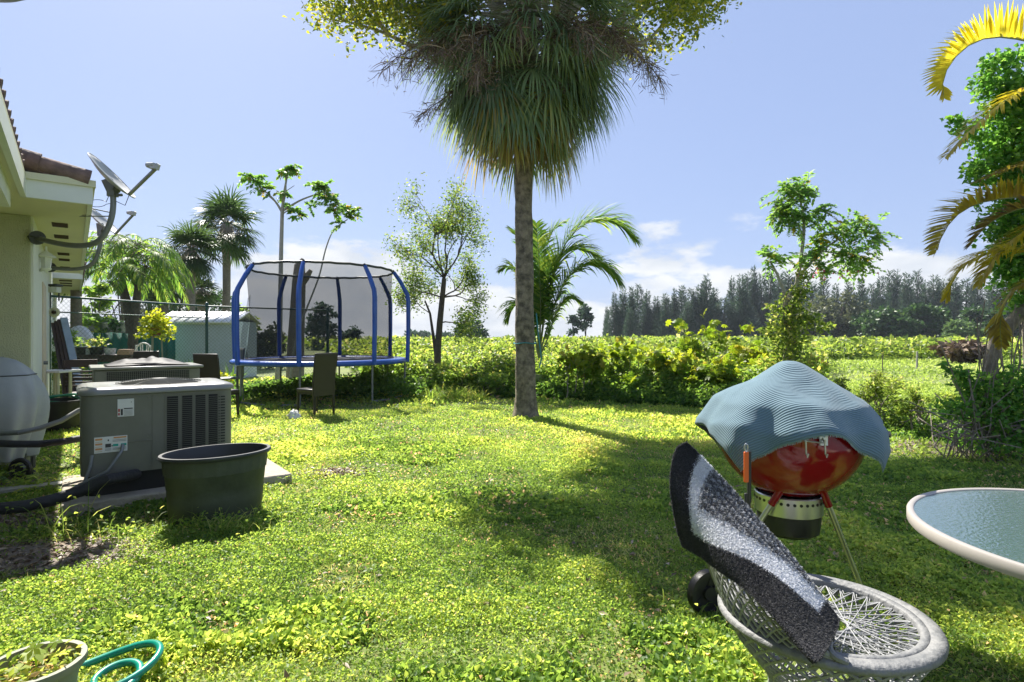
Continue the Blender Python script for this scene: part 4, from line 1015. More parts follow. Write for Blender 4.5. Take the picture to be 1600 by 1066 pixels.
g = G(); g.tube([P(52, 792, 4.05), P(30, 797, 4.0), P(0, 801, 4.0), P(-60, 803, 3.9)], .013, n=8); tag(g.build('thin_cable', M_grey), 'thin grey cable under the thick black pipe', 'cable')
g = G(); g.tube([P(135, 683, 5.2), P(100, 690, 5.0), P(60, 694, 4.8), P(20, 694, 4.7), P(-60, 690, 4.7)], .03, n=10); tag(g.build('insulated_pipe', M_foam), 'black pipe passing in front of the wheel of the covered barbecue', 'pipe')
g = G(); g.tube([P(150, 632, 5.3), P(122, 642, 5.2), P(95, 658, 5.1), P(60, 670, 4.9), P(30, 676, 4.8), P(-60, 680, 4.8)], .022, n=10); tag(g.build('grey_conduit', M_grey), 'grey conduit sagging in front of the covered barbecue', 'conduit')
g = G(); q0 = W(-60, 4.75, .03); q1 = W(114, 5.15, .03); g.beam(q0, q1, .13, .035); o = g.build('wooden_plank', mat('grey_wood', (.42, .40, .38), .85, bump=.6, bscale=50), bevel=.004); tag(o, 'weathered grey plank lying on the ground left of the concrete pad', 'plank')

# second unit
a2 = np.array([-5.29, 7.2, 0]); t = thing('condenser_unit', 'second cooling unit behind, fine mesh sides with black film heaped on its lid', 'air conditioner', a2)
g = G(); acbox(g, a2, 0, 1.19, 0, .9, .12, .93); g.build('cabinet', M_ac, t, bevel=.02)
g = G(); acbox(g, a2, .13, 1.06, -.004, .0, .2, .90); g.build('coil', M_acd, t)
g = G()
k = .13
while k < 1.06: g.box(acpt(a2, k, -.008, .55), (.006, .006, .70), rot=RB); k += .022
k = .2
while k < .9: g.box(acpt(a2, .595, -.012, k), (.93, .004, .004), rot=RB); k += .022
g.build('coil_guard', mat('guard_wire', (.13, .13, .105), .5), t)
g = G(); acbox(g, a2, -.04, 1.23, -.04, .94, .93, .965); g.build('lid', M_actop, t, bevel=.01)
g = G(); acbox(g, a2, .2, 1.0, .1, .8, .965, .985)
for k in range(10): 
    r = .08+k*.035; c = acpt(a2, .6, .45, .99); g.tube([c+[r*cos(a), r*sin(a), .05*(1-r/.45)] for a in np.linspace(0, 2*pi, 25)[:-1]], .006, n=4, closed=True)
g.build('fan_guard', M_black, t)
g = G(); N = 36; vs = []
for i in range(N):
    for j in range(14):
        u = .12+.95*i/(N-1); v = .02+.8*j/13; e = sin(pi*i/(N-1))*sin(pi*j/13)
        vs.append(acpt(a2, u, v, .975+.085*e*(.5+vnoise(np.array([u*9]), np.array([v*9]), 1., 4)[0])))
g.polys(vs, [(i*14+j, i*14+j+1, (i+1)*14+j+1, (i+1)*14+j) for i in range(N-1) for j in range(13)]); o = g.build('plastic_film', mat('black_film', (.012, .012, .016), .6, spec=.2), angle=180); tag(o, 'crumpled shiny black film on top of the rear cooling unit', 'film')
o.modifiers.new('t', 'SOLIDIFY').thickness = .003

# ---------------------------------------------------------------- oval tub
M_tub = mat('tub_plastic', (.062, .072, .048), .6, var=.30, scale=5, bump=.25, bscale=14)
M_tubin = mat('tub_rim', (.03, .033, .035), .4)
tc_ = np.array([-2.20, 4.24, 0]); t = thing('oval_tub', 'empty dark green oval stock tub in the grass before the nearest cooling unit', 'tub', tc_)
HT = .50; AX, AY = .365, .27
def oring(s, z, c=0): return [tc_+UB*(AX*s+c)*cos(a)+UA*(AY*s+c)*sin(a)+np.array([0, 0, z]) for a in np.linspace(0, 2*pi, 65)[:-1]]
def oring2(s, z): return [tc_+UB*(AX*s+(.004 if i % 5 == 0 else 0))*cos(2*pi*i/130)+UA*(AY*s+(.004 if i % 5 == 0 else 0))*sin(2*pi*i/130)+np.array([0, 0, z]) for i in range(130)]
g = G(); loft(g, [oring(.84, 0), oring(.86, .10), oring(.868, .104), oring(.885, .20), oring(.89, .26), oring(.899, .264), oring(.925, .36), oring(.934, .364)], cap0=True); loft(g, [oring2(.934, .364), oring2(.955, .44), oring2(.958, HT-.02)])
g.build('tub_body', M_tub, t, angle=60)
g = G(); loft(g, [oring(.96, HT-.025, 0), oring(.98, HT-.028, .012), oring(.99, HT-.012, .02), oring(.985, HT+.004, .014), oring(.965, HT+.004, .0), oring(.95, HT-.02, -.004), oring(.92, .30, -.006), oring(.84, .02, -.008)], cap1=True)
g.build('rim', M_tubin, t, angle=60)

# ---------------------------------------------------------------- parson chairs
M_leather = mat('brown_leather', (.035, .028, .022), .35, var=.12, coat=.1); M_cleg = mat('chair_leg', (.02, .017, .014), .4)
def parson(label, loc, rot, group):
    t = thing('dining_chair', label, 'chair', loc, rot, group)   # faces local +Y
    g = G(); g.box((0, 0, .455), (.44, .45, .055)); s = g.build('seat', M_leather, t, local=True, bevel=.018)
    g = G(); g.box((0, 0, .415), (.42, .42, .04)); g.build('seat_frame', M_cleg, t, local=True)
    g = G(); v = []
    for (z, y, w, th) in ((.36, -.215, .44, .045), (.55, -.22, .44, .045), (.8, -.245, .445, .042), (1.0, -.275, .455, .038), (1.075, -.29, .455, .034), (1.085, -.292, .445, .026)):
        v += [(-w/2, y-th/2, z), (w/2, y-th/2, z), (w/2, y+th/2, z), (-w/2, y+th/2, z)]
    n = 6; fs = [(j*4+i, j*4+(i+1) % 4, (j+1)*4+(i+1) % 4, (j+1)*4+i) for j in range(n-1) for i in range(4)]+[(3, 2, 1, 0), (20, 21, 22, 23)]
    g.polys(v, fs); b = g.build('backrest', M_leather, t, local=True, bevel=.008)
    g = G(); g.tube([(-.224, -.245, .4), (-.226, -.268, .8), (-.228, -.30, 1.08), (.228, -.30, 1.08), (.226, -.268, .8), (.224, -.245, .4)], .004, n=5); g.build('piping', M_cleg, b, local=True)
    for sx in (-1, 1):
        for sy in (-1, 1):
            g = G(); yb = -.215 if sy < 0 else .195
            g.polys([(sx*.195+a*w, yb+b_*w+(0 if z > .1 else sy*.02), z) for z, w in ((.41, .021), (0.0, .015)) for a, b_ in ((-1, -1), (1, -1), (1, 1), (-1, 1))], [(0, 1, 5, 4), (1, 2, 6, 5), (2, 3, 7, 6), (3, 0, 4, 7), (4, 5, 6, 7)])
            g.build('leg', M_cleg, t, local=True, bevel=.003)
    return t
gch = 'dark brown high-backed dining chairs on the grass'
pa = parson('dark high-backed dining chair standing alone in front of the trampoline', (-3.36, 9.72, 0), atan2(.55, -.84)-pi/2, gch)
copy_tree(pa, (-4.82, 9.35, 0), atan2(.973, .232)-pi/2, label='dark high-backed dining chair right behind the cooling units, seat facing the trampoline', group=gch)
copy_tree(pa, (-6.95, 10.6, 0), .15+pi, label='dark dining chair whose top only shows over the rear cooling unit', group=gch)
g = G(); c = W(460, 9.3, .0); rng = np.random.default_rng(4); v = []; 
for j in range(7):
    for i in range(14):
        a = 2*pi*i/14; ph = pi/2*j/6; r = .10*cos(ph)*(1+.35*rng.normal()*.6); v.append(c+[r*cos(a)*1.1, r*sin(a), .01+.13*sin(ph)*(1+.2*rng.normal())])
g.polys(v, [(j*14+i, j*14+(i+1) % 14, (j+1)*14+(i+1) % 14, (j+1)*14+i) for j in range(6) for i in range(14)]); tag(g.build('plastic_bag', M_white, smooth=False), 'crumpled white plastic bag in the grass at the front leg of the lone dining chair', 'bag')

# ---------------------------------------------------------------- trampoline
TC = np.array([-4.2, 12.6, 0]); nn_ = np.array([.316, -.949, 0]); ss_ = np.array([.949, .316, 0])
def TP(phi, r, z): a = radians(phi); return TC+(nn_*cos(a)+ss_*sin(a))*r+np.array([0, 0, z])
PH = [-58, -13, 32, 77, 122, 167, 212, 257]
M_blue = mat('blue_pad', (.015, .09, .42), .35, var=.15, scale=5, bump=.25, bscale=30, coat=.3)
M_net = bpy.data.materials.new('net_mesh'); M_net.use_nodes = True; nt = M_net.node_tree; nt.nodes.clear()
o_ = nd(nt, 'ShaderNodeOutputMaterial'); tr = nd(nt, 'ShaderNodeBsdfTransparent'); df = nd(nt, 'ShaderNodeBsdfDiffuse'); df.inputs[0].default_value = (.02, .02, .022, 1)
mx = nd(nt, 'ShaderNodeMixShader'); mx.inputs[0].default_value = .44; nt.links.new(tr.outputs[0], mx.inputs[1]); nt.links.new(df.outputs[0], mx.inputs[2]); nt.links.new(mx.outputs[0], o_.inputs[0])
t = thing('trampoline', 'round trampoline with blue edge pad, blue foam poles and dark safety net', 'trampoline', TC)
g = G(); K = 72
loft(g, [[TP(360*i/K, r, z) for i in range(K)] for r, z in ((1.52, .862), (1.56, .885), (1.80, .885), (1.845, .86), (1.85, .82), (1.83, .79), (1.80, .80))]); g.build('edge_pad', M_blue, t, angle=60)
g = G(); loft(g, [[TP(360*i/K, r, .855) for i in range(K)] for r in (1.53, .8)], cap1=True); g.build('jumping_mat', M_black, t)
g = G(); g.tube([TP(360*i/K, 1.78, .80) for i in range(K)], .022, closed=True); g.build('frame_ring', M_grey, t)
for ph in PH:
    g = G(); g.tube([TP(ph, 1.86, .80), TP(ph, 1.88, 1.5), TP(ph, 1.88, 2.15), TP(ph, 1.86, 2.30), TP(ph, 1.70, 2.60), TP(ph, 1.56, 2.80)], [.045, .048, .05, .048, .045, .04], n=12); p = g.build('foam_pole', M_blue, t)
    g = G(); g.tube([TP(ph, 1.57, 2.79), TP(ph, 1.53, 2.84)], .03, n=8); g.build('pole_cap', M_black, p)
    g = G(); g.tube([TP(ph, 1.80, .80), TP(ph, 1.80, .02)], .021, n=10); g.build('leg', M_grey, t)
for k in range(4):
    g = G(); g.tube([TP(PH[2*k], 1.80, .06), TP((PH[2*k]+PH[2*k+1])/2, 1.72, .03), TP(PH[2*k+1], 1.80, .06)], .021, n=8); g.build('foot_bar', M_grey, t)
g = G(); g.tube([TP(360*i/K, 1.53, 2.82+.006*sin(i*2)) for i in range(K)], .026, closed=True, n=8); g.build('top_ring', M_dark, t)
g = G()
loft(g, [[TP(360*i/K, r+.012*sin(i*.9+z*3), z) for i in range(K)] for r, z in ((1.53, 2.80), (1.49, 2.3), (1.47, 1.7), (1.50, 1.2), (1.55, .87))]); g.build('safety_net', M_net, t, angle=180)
g = G(); v = []
for j in range(9):
    u = j/8; v += [TP(-70-6*sin(u*5), 1.52+.02*sin(u*9), .87+1.35*u**.9), TP(-79-4*u, 1.62-.12*u+.1*sin(u*3)*(1-u), .87+1.3*u)]
g.polys(v, [(2*j, 2*j+1, 2*j+3, 2*j+2) for j in range(8)]); g.build('net_flap', M_net, t)
g = G(); g.tube([TP(360*i/K, 1.545, .90) for i in range(K)], .012, closed=True, n=6); g.build('net_hem', M_black, t)
# ================================================================ kettle barbecue and its towel
KC = np.array([1.336, 2.75, 0])
M_red = mat('red_enamel', (.25, .006, .009), .12, var=.08, scale=3, coat=.35)
M_alu = mat('aluminium', (.62, .62, .60), .28, metal=.9, var=.06, scale=6)
M_steel = mat('steel_wire', (.6, .6, .6), .3, metal=.8)
kt = thing('kettle_barbecue', 'red kettle barbecue on slanted silver legs, mostly hidden by a towel', 'barbecue', KC)
g = G(); g.lathe([(0, .592)]+[(.335*sqrt(max(0, 1-((.93-z)/.345)**2)), z) for z in np.linspace(.60, .93, 16)]+[(.342, .935), (.342, .945), (.325, .945), (.32, .9)], c=KC, n=64); bowl = g.build('bowl', M_red, kt)
g = G(); g.lathe([(.34, .935), (.34, .95), (.31, .955)]+[(.30*cos(a), .955+.13*sin(a)) for a in np.linspace(.08, pi/2, 12)], c=KC, n=64); lid = g.build('lid', M_red, kt)
g = G(); g.tube([KC+[-.04, 0, 1.07], KC+[-.03, 0, 1.19], KC+[.03, 0, 1.19], KC+[.04, 0, 1.07]], .014); g.build('handle', M_black, lid)
g = G(); g.lathe([(.148, .605), (.152, .60), (.15, .515), (.14, .51)], c=KC, n=48); ring = g.build('ash_ring', M_alu, kt)
g = G()
for k in range(34):
    a = 2*pi*k/34; p = KC+[.1500*cos(a), .1500*sin(a), .578]; q = KC+[.1535*cos(a), .1535*sin(a), .578]; g.tube([p, q], .0072, n=10)
g.build('vent_holes', M_black, ring)
g = G(); g.lathe([(.142, .515), (.14, .46), (.134, .425), (.11, .408), (0, .405)], c=KC, n=48); g.build('ash_catcher', M_black, kt)
legs = [((1.44, 2.62, .62), (1.73, 2.72, 0)), ((1.22, 2.62, .62), (.97, 2.80, .06)), ((1.35, 2.9, .62), (1.42, 3.2, .06))]
for a, b in legs:
    a = np.array(a); b = np.array(b); g = G(); g.tube([a, b], .0125, n=12); l = g.build('leg', M_alu, kt)
    g = G(); g.tube([a+(a-b)*.05, a+(b-a)*.08], .017, n=12); g.build('leg_socket', M_red, l)
for c, ax in (((.955, 2.78, .105), (.35, -.93, 0)), ((1.40, 3.24, .105), (.35, -.93, 0))):
    c = np.array(c); ax = unit(np.array(ax)); sd = np.array([-ax[1], ax[0], 0]); g = G()
    prof = [(.105, -.02), (.108, .0), (.105, .02), (.085, .022), (.08, .008), (.035, .006), (.032, .024), (0, .024)]
    K = 36; vs = []; 
    for sgn in (1, -1):
        vs = [c+(sd*cos(2*pi*i/K)+np.array([0, 0, 1])*sin(2*pi*i/K))*r+ax*o*sgn for r, o in prof for i in range(K)]
        g.polys(vs, [(j*K+i, j*K+(i+1) % K, (j+1)*K+(i+1) % K, (j+1)*K+i) for j in range(len(prof)-1) for i in range(K)])
    for i in range(5): a = 2*pi*i/5; d_ = sd*cos(a)+np.array([0, 0, 1])*sin(a); g.beam(c+d_*.03, c+d_*.085, .02, .03)
    w = g.build('wheel', M_black, kt)
g = G(); g.tube([(1.0, 2.80, .105), (1.42, 3.22, .105)], .008); g.build('axle', M_steel, kt)
g = G(); g.tube([KC+[.33, -.05, .89], KC+[.43, -.06, .885], KC+[.46, -.03, .885], KC+[.46, .05, .885], KC+[.42, .08, .885], KC+[.33, .07, .89]], .017, n=10); g.build('side_handle', M_black, kt)
g = G(); q = KC+[-.075, -.335, 0]
for x0_, x1_ in ((0, 0), ):
    g.tube([q+[-.03, -.005, .93], q+[-.03, -.03, .915], q+[.05, -.03, .905], q+[.05, -.005, .93]], .0035, n=6)
for dx in (-.03, .05): g.tube([q+[dx, -.03, .92], q+[dx, -.035, .86], q+[dx, -.045, .85], q+[dx, -.052, .865]], .0033, n=6)
g.box(q+[.055, -.012, .915], (.035, .004, .045)); g.build('tool_hook', M_steel, kt)
# spatula hung from the bowl
c = P(1166, 742, 2.42); t = thing('grill_tool', 'black and orange long-handled grill tool hanging on the left side of the red bowl', 'tool', (c[0], c[1], c[2]))
g = G(); g.box(P(1166, 730, 2.42), (.020, .010, .13)); g.build('grip', mat('orange_plastic', (.75, .13, .02), .4, var=.04), t, bevel=.003)
g = G(); g.box(P(1170.5, 745, 2.43), (.016, .014, .22)); g.box(P(1168, 800, 2.43), (.026, .010, .16)); g.build('shaft', M_black, t, bevel=.003)
g = G(); zz = P(1166, 700, 2.42); g.tube([zz+[.007*cos(a), 0, .017*sin(a)] for a in np.linspace(0, 2*pi, 17)[:-1]], .003, n=6, closed=True); g.build('loop', M_steel, t)

# towel
def towel_pt(u, v):
    ca, sa = cos(-.10), sin(-.10); uu = u*ca-v*sa; vv = u*sa+v*ca
    q = sqrt(uu*uu+vv*vv)+1e-6; th = atan2(vv, uu)
    R = np.interp(q, [0, .12, .35, .7, .95, 1.15, 1.45], [0, .06, .155, .30, .365, .375, .355]); z = np.interp(q, [0, .06, .12, .35, .7, .95, 1.15, 1.45], [1.228, 1.225, 1.208, 1.135, 1.045, .945, .855, .745])
    k = max(0, q-.45)
    w = sin(th*7+.8)*.020+sin(th*13+2)*.008+sin(th*4+1)*.012
    R += w*k*1.5; z += w*k*.5
    ex = 1.12+.02*cos(th)
    return KC+np.array([R*cos(th)*ex, R*sin(th), z+.006*sin(uu*9+vv*5)*min(1, q*3)+.030*(fbm(np.array([u*1.0+5]), np.array([v*1.0+5]), 2.2, 3)[0]-.5)*min(1, q*2)+.012*(fbm(np.array([u+9]), np.array([v+9]), 6.0, 8)[0]-.5)])
N = 90; g = G()
us = np.linspace(-1, 1, N); pts = np.array([[towel_pt(u, v*.98) for v in us] for u in us])
for _ in range(1): pts[1:-1, 1:-1] = (pts[1:-1, 1:-1]*2+pts[:-2, 1:-1]+pts[2:, 1:-1]+pts[1:-1, :-2]+pts[1:-1, 2:])/6
g.polys(pts.reshape(-1, 3), [(i*N+j, (i+1)*N+j, (i+1)*N+j+1, i*N+j+1) for i in range(N-1) for j in range(N-1)])
M_tow = bpy.data.materials.new('ribbed_towel'); M_tow.use_nodes = True; nt = M_tow.node_tree; b = nt.nodes['Principled BSDF']
at = nd(nt, 'ShaderNodeUVMap'); mpx = nd(nt, 'ShaderNodeSeparateXYZ'); nt.links.new(at.outputs[0], mpx.inputs[0])
ml = nd(nt, 'ShaderNodeMath', operation='MULTIPLY'); ml.inputs[1].default_value = 2*pi*88; nt.links.new(mpx.outputs[1], ml.inputs[0])
nz = nd(nt, 'ShaderNodeTexNoise'); nz.inputs['Scale'].default_value = 14; nt.links.new(at.outputs[0], nz.inputs['Vector'])
ad2 = nd(nt, 'ShaderNodeMath', operation='MULTIPLY_ADD'); ad2.inputs[1].default_value = 1.0; nt.links.new(nz.outputs['Fac'], ad2.inputs[0]); nt.links.new(ml.outputs[0], ad2.inputs[2])
sn = nd(nt, 'ShaderNodeMath', operation='SINE'); nt.links.new(ad2.outputs[0], sn.inputs[0])
bp = nd(nt, 'ShaderNodeBump'); bp.inputs['Strength'].default_value = 1.0; bp.inputs['Distance'].default_value = .0010
n3 = nd(nt, 'ShaderNodeTexNoise'); n3.inputs['Scale'].default_value = 260; nt.links.new(at.outputs[0], n3.inputs['Vector'])
a3 = nd(nt, 'ShaderNodeMath', operation='MULTIPLY_ADD'); a3.inputs[1].default_value = .8; nt.links.new(n3.outputs['Fac'], a3.inputs[0]); nt.links.new(sn.outputs[0], a3.inputs[2])
nt.links.new(a3.outputs[0], bp.inputs['Height']); nt.links.new(bp.outputs[0], b.inputs['Normal'])
rp = nd(nt, 'ShaderNodeValToRGB'); rp.color_ramp.elements[0].color = (.085, .15, .19, 1); rp.color_ramp.elements[1].color = (.17, .275, .33, 1)
m3 = nd(nt, 'ShaderNodeMapRange'); m3.inputs[1].default_value = -1; m3.inputs[2].default_value = 1.6; nt.links.new(a3.outputs[0], m3.inputs[0]); nt.links.new(m3.outputs[0], rp.inputs[0]); nt.links.new(rp.outputs[0], b.inputs['Base Color'])
b.inputs['Roughness'].default_value = .9; b.inputs['Sheen Weight'].default_value = .25
tt_ = nd(nt, 'ShaderNodeBsdfTranslucent'); nt.links.new(rp.outputs[0], tt_.inputs[0]); ms = nd(nt, 'ShaderNodeMixShader'); ms.inputs[0].default_value = .12
nt.links.new(b.outputs[0], ms.inputs[1]); nt.links.new(tt_.outputs[0], ms.inputs[2]); nt.links.new(ms.outputs[0], nt.nodes['Material Output'].inputs[0])
tw = g.build('towel', M_tow, angle=180)
uvl = tw.data.uv_layers.new(name='UVMap'); lv = np.zeros(len(tw.data.loops), np.int32); tw.data.loops.foreach_get('vertex_index', lv)
uvl.data.foreach_set('uv', np.stack([(lv//N)/(N-1), (lv % N)/(N-1)], 1).astype(np.float32).ravel())
sd_ = tw.modifiers.new('t', 'SOLIDIFY'); sd_.thickness = .006; sd_.offset = 1
tag(tw, 'blue-grey ribbed towel draped over the round barbecue', 'towel')
g = G(); edge_pts = pts[:, 0]; n = 420; ti = np.linspace(0, N-1.001, n); B = np.stack([np.interp(ti, np.arange(N), edge_pts[:, k]) for k in range(3)], 1)
strips(g, B+[0, -.002, 0], np.tile([0, -.15, -1.0], (n, 1))+RNG.normal(0, .25, (n, 3)), rdir(n), .012, .003, .5, seg=2, rnd=RNG.uniform(.6, 1, n))
g.tube([p for p in edge_pts[::2]], .004, n=6); g.tube([p for p in pts[:, -1][::2]], .004, n=6); g.tube([p for p in pts[0][::2]], .004, n=6); g.tube([p for p in pts[-1][::2]], .004, n=6)
g.build('hem', leafmat('hem_thread', [(0, (.16, .27, .30)), (.6, (.20, .32, .34)), (1, (.38, .42, .40))], trans=.1, tmul=1, rough=.9), tw, smooth=False, leaf=True)

# ================================================================ lattice chair
CC = np.array([1.036, 1.892, 0]); CR = .33; CZ = .43
M_wick = mat('weathered_plastic', (.22, .225, .23), .55, col2=(.36, .365, .37), scale=9, bump=.3, bscale=60)
M_wickd = mat('weathered_rim', (.13, .135, .14), .6, col2=(.25, .25, .245), scale=16, bump=.4, bscale=50)
lt = thing('lattice_chair', 'weathered grey plastic lattice bucket chair with round woven seat, bottom right', 'chair', CC)
def cp_(r, a, z): return CC+np.array([r*cos(a), r*sin(a), z])
g = G(); K = 96
prof = [(.262, -.012), (.262, .008), (.268, .012), (.284, .013), (.287, .009), (.290, .013), (.316, .011), (.327, .007), (.332, -.002), (.331, -.012), (.322, -.019), (.30, -.018), (.262, -.012)]
g.lathe([(r, CZ+z) for r, z in prof], c=CC, n=K); g.build('seat_rim', M_wickd, lt, angle=60)
g = G(); n = 36
for k_, sag, rr in ((15, .020, .0014), (13, .028, .0011)):
    for i in range(n):
        a0, a1 = 2*pi*i/n, 2*pi*(i+k_)/n; p, q = cp_(.265, a0, CZ-.004), cp_(.265, a1, CZ-.004)
        pts_ = [p+(q-p)*u-np.array([0, 0, sag*4*u*(1-u)+.0025*((i+k_) % 3)*(u > .1)*(u < .9)]) for u in np.linspace(0, 1, 7)]
        g.tube(pts_, rr+.0006, n=5, cap=False)
g.tube([cp_(.072, a, CZ-.026) for a in np.linspace(0, 2*pi, 33)[:-1]], .0035, n=6, closed=True)
for i in range(n): a = 2*pi*(i+.5)/n; g.tube([cp_(.262, a-.05, CZ-.008), cp_(.235, a, CZ-.010), cp_(.262, a+.05, CZ-.008)], .0022, n=5)
g.build('seat_weave', M_wick, lt)
g = G(); n = 30
def br(t): return np.interp(t, [0, .15, .5, .7, 1.0], [.31, .28, .165, .165, .27])
for sg in (-1, 1):
    for i in range(n):
        a0 = 2*pi*i/n; g.tube([cp_(br(t), a0+sg*t*1.9, (CZ-.02)*(1-t)+.012*t) for t in np.linspace(0, 1, 12)], .0048, n=5, cap=False)
for t in (.5, .7): g.tube([cp_(br(t), a, (CZ-.02)*(1-t)) for a in np.linspace(0, 2*pi, 49)[:-1]], .008, n=6, closed=True)
g.tube([cp_(.27, a, .014) for a in np.linspace(0, 2*pi, 49)[:-1]], .014, n=8, closed=True); g.build('pedestal', M_wick, lt)
# back shell on the left of the seat
TLp, TRp = np.array([.628, 2.075, .955]), np.array([.93, 1.67, .47])
def back(u, v):
    a = radians(160+92*u); lo = cp_(.315, a, CZ+.01); hi = TLp+(TRp-TLp)*u+np.array([-.012, -.012, -.012])*4*u*(1-u)
    return lo+(hi-lo)*v+np.array([-.03, -.02, 0])*sin(pi*v)
g = G()
for sg in (-1, 1):
    for i in range(-12, 26):
        ps = []
        for v in np.linspace(0, 1, 10):
            u = i/14+sg*v*.45
            if 0 <= u <= 1: ps.append(back(u, v))
        if len(ps) > 1: g.tube(ps, .0042, n=5)
for v in (.33, .66): g.tube([back(u, v) for u in np.linspace(0, 1, 20)], .0035, n=5)
bk = g.build('backrest', M_wick, lt)
g = G(); g.tube([back(0, v) for v in np.linspace(0, 1, 8)]+[back(u, 1) for u in np.linspace(.03, 1, 16)]+[back(1, v) for v in np.linspace(.97, 0, 8)], .011, n=8); g.build('back_frame', M_wickd, bk)

# ================================================================ fluffy mat over the chair back
top = [(1068, 683, 2.06), (1110, 727, 2.01), (1152, 772, 1.96), (1186, 813, 1.91), (1220, 850, 1.87), (1251, 887, 1.83), (1284, 934, 1.78), (1312, 968, 1.75)]
bot = [(1065, 855, 1.98), (1096, 871, 1.90), (1124, 892, 1.82), (1161, 916, 1.73), (1189, 941, 1.66), (1213, 962, 1.60), (1241, 1002, 1.52), (1277, 1040, 1.45)]
lef = [(1068, 683, 2.06), (1051, 712, 2.03), (1048, 760, 1.99), (1056, 812, 1.97), (1062, 852, 1.98)]
rig = [(1312, 968, 1.75), (1305, 985, 1.68), (1295, 1003, 1.60), (1285, 1020, 1.52), (1275, 1038, 1.45)]
def crv(c, u):
    c = np.array([P(*q) for q in c]); t = np.linspace(0, 1, len(c)); tf = np.linspace(0, 1, 41); f = np.stack([np.interp(tf, t, c[:, k]) for k in range(3)], 1)
    for _ in range(14): f[1:-1] = (f[:-2]+2*f[1:-1]+f[2:])/4
    return np.array([np.interp(u, tf, f[:, k]) for k in range(3)])
NU, NV = 60, 34; S = np.zeros((NU, NV, 3))
c00, c10, c01, c11 = crv(top, 0), crv(top, 1), crv(bot, 0), crv(bot, 1)
for i in range(NU):
    for j in range(NV):
        u, v = i/(NU-1), j/(NV-1)
        s = (1-v)*crv(top, u)+v*crv(bot, u)+(1-u)*crv(lef, v)+u*crv(rig, v)-((1-u)*(1-v)*c00+u*(1-v)*c10+(1-u)*v*c01+u*v*c11)
        S[i, j] = s+np.array([-.012, -.03, .006])*sin(pi*v)*sin(pi*u)+np.array([-.5, -.8, .1])*.006*(sin(u*17+v*3)*.6+sin(u*7-v*9))
mid_ = S.mean((0, 1))
for i in range(NU):
    for j in range(NV):
        du_ = min(i, NU-1-i)/(NU-1)*.7; dv_ = min(j, NV-1-j)/(NV-1)*.37; e_ = max(0, .05-du_)*max(0, .05-dv_)/.0025
        S[i, j] += (mid_-S[i, j])*e_*(.05 if i < NU/2 else .02)
for _ in range(3): S[1:-1, 1:-1] = (S[1:-1, 1:-1]*2+S[:-2, 1:-1]+S[2:, 1:-1]+S[1:-1, :-2]+S[1:-1, 2:])/6
du = np.gradient(S, axis=0); dv = np.gradient(S, axis=1); NN = unit(np.cross(dv, du)); 
if np.mean(NN[..., 1]) > 0: NN = -NN
th_ = .010
inner_ = []
for j in range(10):     # the part that hangs over on the seat side
    v = j/9; inner_.append(S[:, 0]-NN[:, 0]*th_*1.2+np.array([.02, .03, -.16])*v)
inner_ = np.stack(inner_, 1)
def region(u, v):
    u = np.asarray(u); v = np.asarray(v); vk = .60-.70*u
    r = np.full(u.shape, 0)                                   # dark pile
    r = np.where((v < np.maximum(vk, 0)+.29), 1, r); r = np.where(v < vk, 2, r)
    r = np.where(u < .16, np.where(v < .72, 1, r), r); r = np.where(u < .09+.03*v, 0, r); r = np.where(v > .80-.25*u, 0, r); r = np.where(u > .885, 0, r)
    return r
def colr(r, n, rng=RNG):
    return np.where(r == 0, rng.uniform(.06, .28, n), np.where(r == 1, rng.uniform(.90, 1, n), np.where(rng.random(n) < .5, rng.uniform(.3, .5, n), rng.uniform(.6, .85, n))))
M_mat = leafmat('mat_pile', [(0, (.045, .045, .048)), (.28, (.125, .125, .132)), (.5, (.20, .20, .21)), (.72, (.52, .53, .56)), (1, (.90, .91, .94))], trans=.25, tmul=1.0, rough=.95, spec=.1, tint=(1, 1, 1))
g = G(); ii_, jj_ = np.meshgrid(np.arange(NU-1), np.arange(NV-1), indexing='ij'); ii_ = ii_.ravel(); jj_ = jj_.ravel()
f = np.stack([ii_*NV+jj_, (ii_+1)*NV+jj_, (ii_+1)*NV+jj_+1, ii_*NV+jj_+1], 1); rg = region(ii_/(NU-2), jj_/(NV-2)); rc = np.where(rg == 0, .1, np.where(rg == 1, .85, .4))
g.raw(S.reshape(-1, 3), f, 0, rc); g.raw((S-NN*th_).reshape(-1, 3), f, 0, rc)
ii2, jj2 = np.meshgrid(np.arange(NU-1), np.arange(9), indexing='ij'); ii2 = ii2.ravel(); jj2 = jj2.ravel()
g.raw(inner_.reshape(-1, 3), np.stack([ii2*10+jj2, (ii2+1)*10+jj2, (ii2+1)*10+jj2+1, ii2*10+jj2+1], 1), 0, np.full(len(ii2), .12))
def samp(u, v, A=S, nu=NU, nv=NV):
    x = u*(nu-1); y = v*(nv-1); i = np.minimum(x.astype(int), nu-2); j = np.minimum(y.astype(int), nv-2); a = (x-i)[:, None]; b_ = (y-j)[:, None]
    return A[i, j]*(1-a)*(1-b_)+A[i+1, j]*a*(1-b_)+A[i, j+1]*(1-a)*b_+A[i+1, j+1]*a*b_
n = 95000; u, v = RNG.random(n), RNG.random(n); r = region(u+RNG.normal(0, .006, n), v+RNG.normal(0, .012, n)); kn = r == 2
uq = np.where(kn, (np.floor(u*46)+.5+RNG.normal(0, .18, n))/46, u); vq = np.where(kn, (np.floor(v*22+.5*(np.floor(u*46) % 2))+.5+RNG.normal(0, .2, n))/22, v); uq = np.clip(uq, 0, 1); vq = np.clip(vq, 0, 1)
Bp = samp(uq, vq); Np = samp(uq, vq, NN); D = Np+RNG.normal(0, .55, (n, 3))+np.array([0, 0, -.3])
